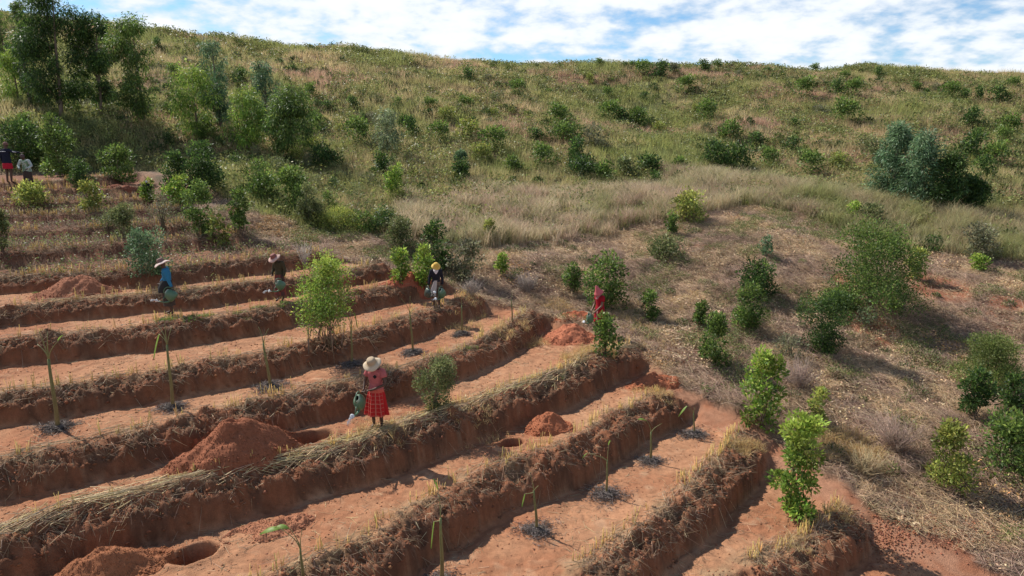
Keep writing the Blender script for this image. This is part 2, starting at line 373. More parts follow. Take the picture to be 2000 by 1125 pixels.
g_me = mesh_np('ground', np.stack([gx, gy, gz], 1), Q=Q, col=gc, smooth=True)
ground = tag(link('ground', g_me, M_GROUND), 'terraced red earth rising into a grassy hill', None, None, 'structure')
# ---------------------------------------------------------------- plant and grass makers (all numpy)
def unit(v): return v / (np.linalg.norm(v, axis=1, keepdims=True) + 1e-9)
def rdir(n): return unit(RS.normal(size=(n, 3)))
class Geo:
    def __init__(s): s.V = []; s.Q = []; s.T = []; s.Cc = []; s.n = 0
    def add(s, V, col, Q=None, T=None):
        if Q is not None: s.Q.append(np.asarray(Q) + s.n)
        if T is not None: s.T.append(np.asarray(T) + s.n)
        s.V.append(V); s.n += len(V)
        col = np.asarray(col, float); s.Cc.append(np.tile(col, (len(V), 1)) if col.ndim == 1 else col)
    def mesh(s, name, smooth=False):
        return mesh_np(name, np.vstack(s.V), np.vstack(s.Q) if s.Q else None, np.vstack(s.T) if s.T else None, np.vstack(s.Cc), smooth)
    def leaves(s, P, D, L, W, col):
        n = len(P); S = unit(np.cross(D, rdir(n))); N = np.cross(S, D)
        L = np.broadcast_to(L, (n,))[:, None]; W = np.broadcast_to(W, (n,))[:, None]
        V = np.empty((n, 4, 3)); V[:, 0] = P; V[:, 1] = P + D * L * .45 + S * W * .5 + N * W * .12; V[:, 2] = P + D * L; V[:, 3] = P + D * L * .45 - S * W * .5 + N * W * .12
        i = np.arange(n)[:, None] * 4
        s.add(V.reshape(-1, 3), np.repeat(col, 4, 0), Q=i + np.array([[0, 1, 2, 3]]))
    def blades(s, P, D, L, W, col, bend=0.3):
        """two-piece blade: a quad below and a tip above"""
        n = len(P); S = unit(np.cross(D, rdir(n))); L = np.broadcast_to(L, (n,))[:, None]; W = np.broadcast_to(W, (n,))[:, None]
        B = np.zeros((n, 3)); B[:, :2] = RS.normal(size=(n, 2)); B = unit(B) * bend; B[:, 2] = -bend * 0.6
        V = np.empty((n, 5, 3)); M = P + D * L * .55 + B * L * .2
        V[:, 0] = P - S * W * .5; V[:, 1] = P + S * W * .5; V[:, 2] = M + S * W * .4; V[:, 3] = M - S * W * .4; V[:, 4] = P + D * L * .95 + B * L
        i = np.arange(n)[:, None] * 5
        s.add(V.reshape(-1, 3), np.repeat(col, 5, 0), Q=i + np.array([[0, 1, 2, 3]]), T=i + np.array([[3, 2, 4]]))
    def spikes(s, P, D, L, W, col):
        n = len(P); S = unit(np.cross(D, rdir(n))); L = np.broadcast_to(L, (n,))[:, None]; W = np.broadcast_to(W, (n,))[:, None]
        V = np.empty((n, 3, 3)); V[:, 0] = P - S * W * .5; V[:, 1] = P + S * W * .5; V[:, 2] = P + D * L
        i = np.arange(n)[:, None] * 3
        s.add(V.reshape(-1, 3), np.repeat(col, 3, 0), T=i + np.array([[0, 1, 2]]))
    def tube(s, pts, rad, col, k=6, cap=True):
        pts = np.asarray(pts, float); m = len(pts); rad = np.broadcast_to(rad, (m,))
        t = np.gradient(pts, axis=0); t = unit(t); ref = np.array([0.31, 0.95, 0.1]) if abs(t[:, 2]).mean() > .6 else np.array([0, 0, 1.])
        a = unit(np.cross(t, ref)); b = np.cross(t, a)
        ang = np.linspace(0, 2 * math.pi, k, endpoint=False)
        V = pts[:, None] + rad[:, None, None] * (a[:, None] * np.cos(ang)[None, :, None] + b[:, None] * np.sin(ang)[None, :, None])
        Q = []
        for i in range(m - 1):
            for j in range(k): Q.append([i * k + j, i * k + (j + 1) % k, (i + 1) * k + (j + 1) % k, (i + 1) * k + j])
        V = V.reshape(-1, 3); T = None
        if cap:
            V = np.vstack([V, pts[-1], pts[0]]); o = (m - 1) * k; T = [[o + j, o + (j + 1) % k, m * k] for j in range(k)] + [[(j + 1) % k, j, m * k + 1] for j in range(k)]
        s.add(V, col, Q=np.array(Q), T=None if T is None else np.array(T))
    def sticks(s, A, B, W, col):
        """thin three-sided straws from A to B"""
        n = len(A); D = unit(B - A); S = unit(np.cross(D, rdir(n))); N = np.cross(D, S); W = np.broadcast_to(W, (n,))[:, None] * .5
        V = np.empty((n, 6, 3))
        for k, an in enumerate((0, 2.094, 4.189)):
            o = S * math.cos(an) * W + N * math.sin(an) * W; V[:, k] = A + o; V[:, k + 3] = B + o * .7
        i = np.arange(n)[:, None] * 6
        s.add(V.reshape(-1, 3), np.repeat(col, 6, 0), Q=np.vstack([i + np.array([[0, 1, 4, 3]]), i + np.array([[1, 2, 5, 4]]), i + np.array([[2, 0, 3, 5]])]), T=i + np.array([[3, 4, 5]]))
def jit(c, n, v=0.2, hue=0.08):
    c = np.tile(np.asarray(c, float), (n, 1)) if np.ndim(c) == 1 else np.asarray(c, float)
    return np.clip(c * (1 + v * RS.normal(size=(n, 1))) * (1 + hue * RS.normal(size=(n, 3))), 0.008, 0.9)
def pick(n, th0, th1, r0, r1, px=None):
    """n random ground points spread evenly over a wedge of land"""
    t = RS.uniform(th0, th1, n); r = np.sqrt(RS.uniform(r0 * r0, r1 * r1, n)); return r * np.sin(t), r * np.cos(t)
def tuft(geo, x, y, z, col, k, h, spread, w, lean=0.35, bend=0.3, spike=False):
    n = len(x); X = np.repeat(np.stack([x, y, z], 1), k, 0); m = n * k
    X[:, :2] += RS.normal(size=(m, 2)) * spread; X[:, 2] -= 0.02
    D = np.stack([RS.normal(size=m) * lean, RS.normal(size=m) * lean, np.ones(m)], 1); D = unit(D)
    hh = np.repeat(h, k) * RS.uniform(.55, 1.15, m); cc = jit(np.repeat(col, k, 0), m, .16, .05)
    if spike: geo.spikes(X, D, hh, w, cc)
    else: geo.blades(X, D, hh, w, cc, bend)
def stuff(name, geo, mat, label):
    return tag(link(name, geo.mesh(name), mat), label, None, None, 'stuff')
TAN = np.array([0.52, 0.40, 0.22]); PINK = np.array([0.50, 0.31, 0.22]); OLIVE = np.array([0.30, 0.31, 0.11]); GREEN = np.array([0.085, 0.125, 0.03]); YEL = np.array([0.38, 0.39, 0.11])
def grass_color(x, y):
    return np.clip(1.15 * _gc(x, y) * (1 + .22 * RS.normal(size=(len(x), 1))), .03, .8)
def _gc(x, y):
    a = fbm(x / 7, y / 7, 131); b = fbm(x / 2.2, y / 2.2, 141, 3); q = fbm(x / 5, y / 5, 137)
    c = mixc(np.tile(TAN, (len(x), 1)), np.tile(OLIVE, (len(x), 1)), sstep(-0.35, 0.3, a + 0.6 * b))
    c = mixc(c, np.tile(PINK, (len(x), 1)), sstep(0.0, 0.5, q + 0.4 * b) * .85)
    r = np.hypot(x, y)
    c = mixc(c, np.tile(YEL, (len(x), 1)), sstep(0.25, 0.6, fbm(x / 3, y / 3, 151)) * .5)
    return mixc(c, np.tile(OLIVE * .9, (len(x), 1)), (1 - sstep(40, 62, r)) * 0.45)
# hillside grass
x, y = pick(60000, -0.74, 0.74, 27, 108); w = wild(x, y)
k = (w > 0.1) & ((np.hypot(x, y) < 106)); x, y, w = x[k], y[k], w[k]; z = H(x, y); R = np.hypot(x, y)
g = Geo(); far = R > 48
hN = 0.45 + 0.35 * sstep(-0.3, 0.4, fbm(x / 4, y / 4, 161))
tuft(g, x[far], y[far], z[far], grass_color(x[far], y[far]), 11, (hN * 1.05)[far], 0.17, 0.035, .4, spike=True)
n_ = ~far
tuft(g, x[n_], y[n_], z[n_], grass_color(x[n_], y[n_]), 22, (hN * 0.95)[n_], 0.16, 0.018, .35, spike=True)
stuff('hillside_grass', g, M_GRASS, 'dry pinkish and olive grass covering the whole hillside')
# the tall grass belt at the foot of the hill
x, y = pick(34000, -0.16, 0.72, 27, 50); w = wild(x, y) + 0.9 * fbm(x / 1.1, y / 1.1, 170, 3); k = (w > 0.0) & (w + RS.uniform(-2.5, 2.5, len(x)) < 7 + 5 * fbm(x / 3, y / 3, 171)) & (fbm(x / .9, y / .9, 172, 2) > -.35); x, y, w = x[k], y[k], w[k]; z = H(x, y)
px_ = 1000 + 1351 * x / y; bb = fbm(x / 1.7, y / 1.7, 178)
c = mixc(np.tile([0.58, 0.47, 0.30], (len(x), 1)), np.tile([0.52, 0.37, 0.27], (len(x), 1)), sstep(-.1, .4, fbm(x / 1.3, y / 1.3, 175)))
c = mixc(c, np.tile([0.30, 0.32, 0.11], (len(x), 1)), np.clip(sstep(1300, 1750, px_) * (.65 + .7 * bb) + sstep(0.1, .5, bb) * .5, 0, 1) * .85)
c = mixc(c, np.tile([0.15, 0.18, 0.06], (len(x), 1)), sstep(.2, .5, fbm(x / .8, y / .8, 179)) * .7)
g = Geo(); tuft(g, x, y, z, c, 15, np.clip(1.0 + 0.75 * fbm(x / 1.4, y / 1.4, 181) + .2 * RS.normal(size=len(x)), .3, 1.7) * (1 - .35 * sstep(4, 9, w)), 0.13, 0.017, .22, .3)
stuff('tall_grass', g, M_GRASS, 'belt of tall pale seeding grass at the foot of the hill')
# leafy weeds over the hillside and the scrub at its foot
x, y = pick(25000, -0.74, 0.74, 27, 100); w = wild(x, y); dn = fbm(x / 3.5, y / 3.5, 191) + 0.5 * fbm(x / 1.2, y / 1.2, 193)
thick = (x < -3) & (np.hypot(x, y) < 54)
k = (w > 0.3) & ((dn > 0.02) | thick | (RS.uniform(0, 1, len(x)) < .12)); x, y = x[k], y[k]; z = H(x, y); R = np.hypot(x, y); n = len(x); kk = 20
hh = RS.uniform(.25, .75, n); P = np.repeat(np.stack([x, y, z], 1), kk, 0); m = n * kk
P[:, :2] += RS.normal(size=(m, 2)) * 0.26; P[:, 2] += RS.uniform(0.05, 1, m) * np.repeat(hh, kk)
D = rdir(m); D[:, 2] = np.abs(D[:, 2]) * .6; D = unit(D)
base = mixc(np.tile([0.115, 0.145, 0.045], (n, 1)), np.tile([0.34, 0.34, 0.11], (n, 1)), RS.uniform(0, 1, n) ** 1.3)
g = Geo(); g.leaves(P, D, 0.13 + 0.0012 * np.repeat(R, kk), 0.055 + 0.0006 * np.repeat(R, kk), jit(np.repeat(base, kk, 0), m, .25, .06))
stuff('hillside_weeds', g, M_LEAF, 'low leafy green weeds scattered through the hillside grass')
# the cut-over slope on the right: tangled dry brush, straw litter and small weeds
x, y = pick(85000, -0.45, 0.78, 11, 40); zc, te, ba, li, pa = land(x, y); w = wild(x, y)
k = (te < 0.25) & (pa < 0.3) & (w < 0.3); x, y, zc = x[k], y[k], zc[k]
def near_patch(x, y): 
    m = np.zeros(len(x), bool)
    for (px, py, z0, rad) in BARE:
        q = unp_z(px, py, z0); m |= np.hypot(x - q[0], y - q[1]) < rad * (0.85 + .3 * fbm(x, y, 199))
    return m
bare = near_patch(x, y); dn = fbm(x / 1.3, y / 1.3, 201); k = (~bare) | (RS.uniform(0, 1, len(x)) < .25); x, y, zc, dn = x[k], y[k], zc[k], dn[k]
n = len(x); g = Geo(); kk = 8
col = mixc(np.tile([0.42, 0.285, 0.205], (n, 1)), np.tile([0.60, 0.42, 0.24], (n, 1)), sstep(-.35, .4, fbm(x / 1.1, y / 1.1, 205)))
col = mixc(col, np.tile([0.29, 0.19, 0.135], (n, 1)), sstep(0, .5, dn) * .6)
P = np.repeat(np.stack([x, y, zc], 1), kk, 0); m = n * kk; P[:, :2] += RS.normal(size=(m, 2)) * 0.10
hz = np.repeat(0.10 + 0.22 * sstep(-0.1, .6, dn), kk)
D = rdir(m); D[:, 2] = RS.uniform(-.05, .55, m); P[:, 2] += RS.uniform(0, 1, m) * hz * .6; D = unit(D)
L = RS.uniform(.12, .36, m); g.sticks(P - D * L[:, None] * .3, P + D * L[:, None] * .7, RS.uniform(.004, .010, m), jit(np.repeat(col, kk, 0), m, .22, .05))
stuff('dry_brush', g, M_STRAW, 'tangled dry brush and cut stalks littering the right-hand slope')
g = Geo(); s_ = (dn > 0.12) & (RS.uniform(0, 1, n) < .45); x2, y2, z2 = x[s_], y[s_], zc[s_]
tuft(g, x2, y2, z2, mixc(np.tile([0.30, 0.23, 0.15], (len(x2), 1)), np.tile([0.20, 0.20, 0.09], (len(x2), 1)), RS.uniform(0, 1, len(x2)) ** 1.5), 12, 0.20 + 0.25 * sstep(0.1, .6, fbm(x2 / 2, y2 / 2, 208)), .07, .007, .55, .4)
stuff('dry_grass', g, M_GRASS, 'short dry grass tufts standing among the cut brush')
s_ = (fbm(x / 1.7, y / 1.7, 211) + .5 * fbm(x / .5, y / .5, 212) > 0.25) & (RS.uniform(0, 1, n) < .6); x2, y2, z2 = x[s_], y[s_], zc[s_]; n2 = len(x2); kk = 16; m = n2 * kk
P = np.repeat(np.stack([x2, y2, z2], 1), kk, 0); P[:, :2] += RS.normal(size=(m, 2)) * .10; P[:, 2] += RS.uniform(0.02, .22, m)
D = rdir(m); D[:, 2] = np.abs(D[:, 2]) * .5; D = unit(D); b = mixc(np.tile([0.13, 0.17, 0.055], (n2, 1)), np.tile([0.25, 0.26, 0.09], (n2, 1)), RS.uniform(0, 1, n2))
g = Geo(); g.leaves(P, D, .065, .028, jit(np.repeat(b, kk, 0), m, .25, .06)); stuff('ground_weeds', g, M_LEAF, 'small green weeds creeping over the cut slope')
s_ = (fbm(x / 1.4, y / 1.4, 221) > 0.12) & (RS.uniform(0, 1, n) < .45); x2, y2, z2 = x[s_], y[s_], zc[s_]; n2 = len(x2); kk = 7; m = n2 * kk
P = np.repeat(np.stack([x2, y2, z2], 1), kk, 0); P[:, :2] += RS.normal(size=(m, 2)) * .11; P[:, 2] += RS.uniform(0.02, .12, m)
D = rdir(m); D[:, 2] *= .4; D = unit(D); g = Geo(); g.leaves(P, D, .085, .042, jit(mixc(np.tile([.55, .40, .24], (m, 1)), np.tile([.52, .30, .12], (m, 1)), np.repeat(sstep(0, .5, fbm(x2 / 2, y2 / 2, 225)), kk)), m, .25, .06))
s3 = RS.uniform(0, 1, n) < .17; x3, y3, z3 = x[s3], y[s3], zc[s3]; m3 = len(x3); D3 = rdir(m3); D3[:, 2] = RS.uniform(-.05, .22, m3); D3 = unit(D3); L3 = RS.uniform(.25, .8, m3)[:, None]; P3 = np.stack([x3, y3, z3 + .10], 1)
gl_ = Geo(); gl_.sticks(P3 - D3 * L3 * .5, P3 + D3 * L3 * .5, RS.uniform(.007, .014, m3), jit(mixc(np.tile([.62, .47, .30], (m3, 1)), np.tile([.36, .25, .18], (m3, 1)), RS.uniform(0, 1, m3)), m3, .2, .05)); stuff('dry_stalks', gl_, M_STRAW, 'long pale dry stalks lying across the cut slope'); stuff('dead_leaves', g, M_STRAW, 'pale curled dead leaves lying on the cut slope')
# ---------------------------------------------------------------- terrace dressing: stubble, straw, roots and grass on the banks
def along(i, n, off0, off1, s0=0.0, s1=1.0):
    """n random points alongside terrace bank i, offset uphill of its foot; returns x, y, tangent"""
    f = FW[i][1:-1]; seg = np.linalg.norm(np.diff(f, axis=0), axis=1); cum = np.r_[0, np.cumsum(seg)]
    ext = 3.0 if i > 1 else 0.0
    t = RS.uniform(-ext + (cum[-1]) * s0, cum[-1] * s1 + .3, n)
    px = np.interp(t, cum, f[:, 0]); py = np.interp(t, cum, f[:, 1])
    tx = np.interp(t + .2, cum, f[:, 0]) - np.interp(t - .2, cum, f[:, 0]); ty = np.interp(t + .2, cum, f[:, 1]) - np.interp(t - .2, cum, f[:, 1])
    bad = t < 0; d0 = f[1] - f[0]; d0 = d0 / np.linalg.norm(d0)
    px = np.where(bad, f[0, 0] + d0[0] * t, px); py = np.where(bad, f[0, 1] + d0[1] * t, py); tx = np.where(bad, d0[0], tx); ty = np.where(bad, d0[1], ty)
    L = np.hypot(tx, ty) + 1e-9; tx /= L; ty /= L; o = RS.uniform(off0, off1, n)
    return px - ty * o, py + tx * o, tx, ty, t
nb = len(FEET); flen = [np.linalg.norm(np.diff(f[1:-1], axis=0), axis=1).sum() + 3 for f in FW]
g = Geo(); gs = Geo(); gr = Geo()
def keep(x, y, *a):
    zc, te, ba, li, pa = land(x, y); k = te > 0.45; return [v[k] for v in (x, y, zc) + a]
for i in range(nb):
    W = WID[i]; back = i >= 8
    # upright stubble, planted as a wavering row of small clumps along the lip
    n = int(flen[i] * (9 if not back else 16))
    x, y, tx, ty, t = along(i, n, W * 1.0, W * 1.30)
    dnz = vnoise(t * 1.3, t * 0 + i * 7.7, 231); k = dnz > 0.22; x, y, tx, ty = x[k], y[k], tx[k], ty[k]
    x, y, zc, tx, ty = keep(x, y, tx, ty); n = len(x); kk = 3; m = n * kk
    P = np.repeat(np.stack([x, y, zc], 1), kk, 0); P[:, :2] += RS.normal(size=(m, 2)) * .018; P[:, 2] -= .03
    D = unit(np.stack([RS.normal(size=m) * .11, RS.normal(size=m) * .11, np.ones(m)], 1)); L = RS.uniform(.17, .36, m) * np.repeat(RS.uniform(.6, 1.15, n), kk)
    gs.sticks(P, P + D * L[:, None], RS.uniform(.011, .018, m), jit([.60, .40, .13], m, .2, .08))
    # straw laid along the lip and hanging down the bank
    dens = {3: 120, 4: 40, 7: 55, 8: 55}.get(i, 45 if back else 26)
    n = int(flen[i] * dens); x, y, tx, ty, t = along(i, n, W * .80, W * 1.38)
    dnz = vnoise(t * .6, t * 0 + i * 3.3, 241); 
    if i == 4: s_hi = t > 0; dnz = dnz + .1
    k = dnz + RS.uniform(-.2, .2, n) > 0.46; x, y, tx, ty = x[k], y[k], tx[k], ty[k]
    x, y, zc, tx, ty = keep(x, y, tx, ty); n = len(x); an = RS.normal(size=n) * .45 + .1; dx = tx * np.cos(an) - ty * np.sin(an); dy = tx * np.sin(an) + ty * np.cos(an)
    L = RS.uniform(.2, .75, n) * (1.5 if i == 3 else 1); ax, ay, bx, by = x - dx * L * .5, y - dy * L * .5, x + dx * L * .5, y + dy * L * .5
    lift = RS.uniform(.01, .09, n) ; A = np.stack([ax, ay, H(ax, ay) + lift], 1); B = np.stack([bx, by, H(bx, by) + lift * RS.uniform(.3, 1.6, n)], 1)
    g.sticks(A, B, RS.uniform(.006, .012, n) * (1.35 if i == 3 else 1), jit(mixc(np.tile([.74, .55, .30] if i in (3, 7) else [.46, .33, .20], (n, 1)), np.tile([.30, .23, .16], (n, 1)), RS.uniform(0, 1, n) ** 1.6), n, .22, .06))
    # roots, withered stalks and crumbs on the bank face
    n = int(flen[i] * (150 if not back else 110)); x, y, tx, ty, t = along(i, n, W * .18, W * 1.12)
    x, y, zc, tx, ty = keep(x, y, tx, ty); n = len(x)
    nx, ny = ty, -tx; D = np.stack([nx * .55 + RS.normal(size=n) * .5, ny * .55 + RS.normal(size=n) * .5, RS.normal(size=n) * .35 - .35], 1); D = unit(D)
    A = np.stack([x, y, zc + .01], 1); L = RS.uniform(.06, .26, n)[:, None] * (1 + .8 * (RS.uniform(0, 1, (n, 1)) < .12))
    gr.sticks(A - D * .04, A + D * L + np.array([0, 0, .03]) * RS.uniform(0, 2.2, (n, 1)), RS.uniform(.005, .013, n), jit(mixc(np.tile([.50, .36, .22], (n, 1)), np.tile([.17, .10, .065], (n, 1)), RS.uniform(0, 1, n)), n, .25, .05))
stuff('rice_stubble', gs, M_STRAW, 'rows of cut yellow stubble standing along the terrace edges')
# the upper terraces lie under withered stalks and weeds
x, y = pick(20000, -0.78, -0.1, 19.5, 37); zc, te, ba, li, pa = land(x, y); k = (te > .5) & (RS.uniform(0, 1, len(x)) < .42 * sstep(-4.5, -3.7, zc)); x, y, zc = x[k], y[k], zc[k]; n = len(x); kk = 7; m = n * kk
P = np.repeat(np.stack([x, y, zc], 1), kk, 0); P[:, :2] += RS.normal(size=(m, 2)) * .10; D = rdir(m); D[:, 2] = np.abs(D[:, 2]) * .9; D = unit(D); P[:, 2] += RS.uniform(0, .1, m)
gr.sticks(P, P + D * RS.uniform(.1, .34, m)[:, None], RS.uniform(.006, .012, m), jit(mixc(np.tile([.30, .19, .11], (m, 1)), np.tile([.13, .08, .055], (m, 1)), RS.uniform(0, 1, m)), m, .25, .06))
s_ = RS.uniform(0, 1, n) < .22; P = np.stack([x[s_], y[s_], zc[s_]], 1); P = np.repeat(P, 12, 0); m = len(P); P[:, :2] += RS.normal(size=(m, 2)) * .12; P[:, 2] += RS.uniform(.02, .35, m)
gwk = Geo(); D = rdir(m); D[:, 2] *= .6; gwk.leaves(P, unit(D), .09, .04, jit(np.repeat(mixc(np.tile([.10, .14, .05], (m // 12, 1)), np.tile([.24, .27, .09], (m // 12, 1)), RS.uniform(0, 1, m // 12)), 12, 0), m, .25, .06)); stuff('terrace_weeds', gwk, M_LEAF, 'low weeds overgrowing the upper terraces')
# scattered litter on the terrace floors
x, y = pick(26000, -0.78, 0.45, 9.5, 30); zc, te, ba, li, pa = land(x, y); k = (te > .6) & (ba < .3) & ((fbm(x / 1.1, y / 1.1, 251) > .05) | (RS.uniform(0, 1, len(x)) < .12)); x, y, zc = x[k], y[k], zc[k]
n = len(x); an = RS.uniform(0, 6.3, n); L = RS.uniform(.05, .28, n); A = np.stack([x, y, zc + .006], 1); bx, by = x + np.cos(an) * L, y + np.sin(an) * L; B = np.stack([bx, by, H(bx, by) + RS.uniform(.004, .02, n)], 1)
g.sticks(A, B, RS.uniform(.004, .009, n), jit([.45, .33, .20], n, .25, .05))
stuff('straw_mulch', g, M_STRAW, 'loose pale straw laid along the terrace lips and floors')
stuff('dry_roots', gr, M_STRAW, 'withered roots and stalks hanging on the terrace banks')
# yellowed dry grass hanging over the right-hand ends of the banks, fresh grass on two of them
g = Geo()
def spot(px, py, z, n, rad, col, h, w=.009, lean=.4, bend=.5, k=9, G=None):
    q = unp_z(px, py, z); t = RS.uniform(0, 6.3, n); r = rad * np.sqrt(RS.uniform(0, 1, n)); x, y = q[0] + r * np.cos(t), q[1] + r * np.sin(t)
    tuft(G or g, x, y, H(x, y), np.tile(col, (n, 1)), k, np.full(n, h), .05, w, lean, bend)
for px, py, z, n, rad, h in [(1090, 600, -6.0, 60, .55, .45), (1040, 640, -5.9, 50, .5, .35), (985, 655, -5.95, 40, .4, .3), (1120, 700, -6.35, 60, .4, .35), (1150, 690, -6.4, 50, .35, .4), (1190, 690, -6.4, 30, .3, .35),
        (1445, 862, -7.55, 70, .32, .32), (1475, 850, -7.5, 40, .25, .25), (1265, 760, -7.0, 40, .5, .25), (1290, 770, -7.0, 40, .4, .25), (1660, 880, -7.9, 130, .75, .55), (1600, 880, -7.8, 60, .5, .45), (1690, 900, -8.0, 60, .5, .5), (1560, 1060, -8.3, 14, .3, .35), (1640, 985, -8.2, 14, .25, .38), (930, 790, -6.3, 50, .8, .25), (1330, 420, -4, 30, .6, .5),
        (905, 600, -5.2, 40, .6, .3), (925, 585, -5.3, 40, .5, .3), (740, 850, -6.45, 40, .6, .36), (1650, 1010, -8.3, 10, .2, .3), (1255, 640, -6.1, 60, 1.2, .4), (1330, 590, -5.9, 60, 1.0, .4), (1230, 600, -5.9, 60, .9, .45)]:
    spot(px, py, z, n, rad, [.62, .44, .21], h)
stuff('dry_grass_clumps', g, M_GRASS, 'yellow dry grass hanging over the ends of the terrace banks')
g = Geo()
for px, py, z, n, rad, h in [(330, 628, -4.85, 22, .28, .22), (385, 625, -4.85, 16, .22, .2), (375, 640, -5.0, 8, .2, .18), (405, 618, -4.85, 10, .2, .15), (470, 625, -5, 10, .2, .15), (505, 614, -5, 10, .2, .16), (550, 608, -5, 12, .2, .16), (5, 545, -4.4, 8, .15, .15), (165, 580, -4.8, 4, .1, .1), (80, 608, -5, 5, .1, .1), (1000, 670, -6.3, 6, .12, .14), (920, 700, -6.2, 8, .2, .15), (895, 640, -5.7, 5, .12, .12), (1095, 770, -6.9, 5, .12, .1)]:
    spot(px, py, z, n, rad, [.16, .28, .06], h, .012, .5, .6, 12)
stuff('green_grass_tufts', g, M_GRASS, 'fresh green grass sprouting from the terrace banks')
# clods
def clod_geo(g, P, S, col):
    V0 = np.array([[1, 0, 0], [-1, 0, 0], [0, 1, 0], [0, -1, 0], [0, 0, 1], [0, 0, -1.]]); F = np.array([[0, 2, 4], [2, 1, 4], [1, 3, 4], [3, 0, 4], [2, 0, 5], [1, 2, 5], [3, 1, 5], [0, 3, 5]])
    n = len(P); V = V0[None] * (1 + RS.normal(size=(n, 6, 1)) * .22) + RS.normal(size=(n, 6, 3)) * .16
    a = RS.uniform(0, 6.3, n); ca, sa = np.cos(a)[:, None], np.sin(a)[:, None]; V = np.stack([V[..., 0] * ca - V[..., 1] * sa, V[..., 0] * sa + V[..., 1] * ca, V[..., 2] * .75], -1)
    V = V * np.asarray(S)[:, None, None] + P[:, None]
    g.add(V.reshape(-1, 3), np.repeat(col, 6, 0), T=(np.arange(n)[:, None, None] * 6 + F[None]).reshape(-1, 3))
g = Geo(); x, y = pick(60000, -0.78, 0.6, 9.5, 28); zc, te, ba, li, pa = land(x, y); k = ((te > .5) & ((ba > .3) | (RS.uniform(0, 1, len(x)) < .22))) ; x, y, zc, ba = x[k], y[k], zc[k], ba[k]
n = len(x); c = mixc(np.tile([.34, .155, .085], (n, 1)), np.tile([.25, .105, .055], (n, 1)), ba); clod_geo(g, np.stack([x, y, zc + .004], 1), RS.uniform(.006, .028, n) * (1 + 1.2 * ba * RS.uniform(0, 1, n)), jit(c, n, .15, .04))
q = unp_z(1840, 1040, -8.7); n = 900; x, y = q[0] + RS.normal(size=n) * .75, q[1] + RS.normal(size=n) * .28; cl = np.stack([x, y, H(x, y) + .01], 1); clod_geo(g, cl, RS.uniform(.006, .035, n), jit([.33, .135, .075], n, .15, .05))
q = unp_z(1730, 1060, -8.8); n = 500; x, y = q[0] + RS.normal(size=n) * .3, q[1] + RS.normal(size=n) * .4; cl = np.stack([x, y, H(x, y) + .01], 1); clod_geo(g, cl, RS.uniform(.006, .03, n), jit([.30, .13, .075], n, .15, .05))
stuff('soil_crumbs', g, M_SOIL, 'crumbled red clods of earth on banks and floors')
# ---------------------------------------------------------------- shrubs, trees, saplings
PAL = {   # leaf colours: (old leaves, young leaves, share of young)
 'dark': ([.045, .085, .022], [.12, .19, .04], .22), 'mid': ([.075, .125, .028], [.17, .24, .05], .35), 'bright': ([.13, .22, .035], [.30, .38, .07], .45),
 'yellow': ([.17, .21, .045], [.33, .34, .08], .45), 'olive': ([.10, .125, .045], [.20, .215, .085], .4), 'blue': ([.085, .15, .07], [.18, .26, .13], .4),
 'pale': ([.16, .20, .10], [.26, .30, .16], .45), 'fern': ([.13, .17, .045], [.22, .26, .075], .4), 'grey': ([.14, .145, .075], [.21, .20, .12], .4)}
def crown_geo(Hh, Wd, nl, ll, lw, pal, prof='column', lobes=26, droop=0.0, base=0.1, tips=0.0, fill=.55):
    """leaf clumps spread through a crown; returns leaves geometry and the lobe centres"""
    g = Geo(); a, b, sh = PAL[pal]; a = np.array(a) * 1.12; b = np.array(b) * 1.15
    t = base + (1 - base) * RS.uniform(0, 1, lobes) ** (0.95)
    s = (t - base) / (1 - base)
    if prof == 'column': pr = np.sin(np.pi * (s * .80 + .14)) ** .6
    elif prof == 'cone': pr = (1 - s) ** .8 * .95 + .12
    elif prof == 'cone2': pr = np.clip(1.15 * (1 - s) ** .45, .15, 1)
    elif prof == 'dome': pr = np.sqrt(np.clip(1 - (s * .92) ** 2, 0, 1))
    elif prof == 'vase': pr = np.sin(np.pi * (s * .62 + .2)) ** .7 * (.55 + .6 * s)
    else: pr = np.clip(1.1 * np.sin(np.pi * (s * .9 + .05)) ** .5, 0, 1)
    an = RS.uniform(0, 2 * np.pi, lobes); rad = Wd * .5 * pr * RS.uniform(.2, .95, lobes)
    Cn = np.stack([rad * np.cos(an), rad * np.sin(an), t * Hh * .93], 1)
    lr = Wd * RS.uniform(.10, .25, lobes) * (1.1 if prof != 'cone' else .95) * (26.0 / max(lobes, 20)) ** .35
    k = RS.choice(lobes, nl, p=lr ** 2 / (lr ** 2).sum()); d = rdir(nl); rr_ = lr[k] * RS.uniform(fill * .6, 1.05, nl) ** .8
    P = Cn[k] + d * rr_[:, None] * np.array([1, 1, 1.25 if droop else 1.0]); P[:, 2] = np.maximum(P[:, 2], .03)
    P[:, 2] *= Hh / np.percentile(P[:, 2], 98.5); sx = Wd * .5 / np.percentile(np.abs(P[:, :2]), 98.6); P[:, :2] *= sx; Cn[:, :2] *= sx; Cn[:, 2] *= .93
    D = d * .8 + rdir(nl) * .6 + np.array([0, 0, .25 - 1.5 * droop]); D = unit(D)
    hi = P[:, 2] / Hh
    young = RS.uniform(0, 1, nl) < sh * (.5 + tips * sstep(.6, 1, hi) * 3 + .5 * (RS.uniform(0, 1, lobes)[k] > .5))
    tone = (1 + .22 * RS.normal(size=lobes))[k][:, None]
    col = np.where(young[:, None], b, a) * np.clip(tone, .55, 1.6)
    g.leaves(P, D, ll * RS.uniform(.6, 1.25, nl), lw * RS.uniform(.7, 1.2, nl), jit(col, nl, .18, .06))
    return g, Cn, Hh
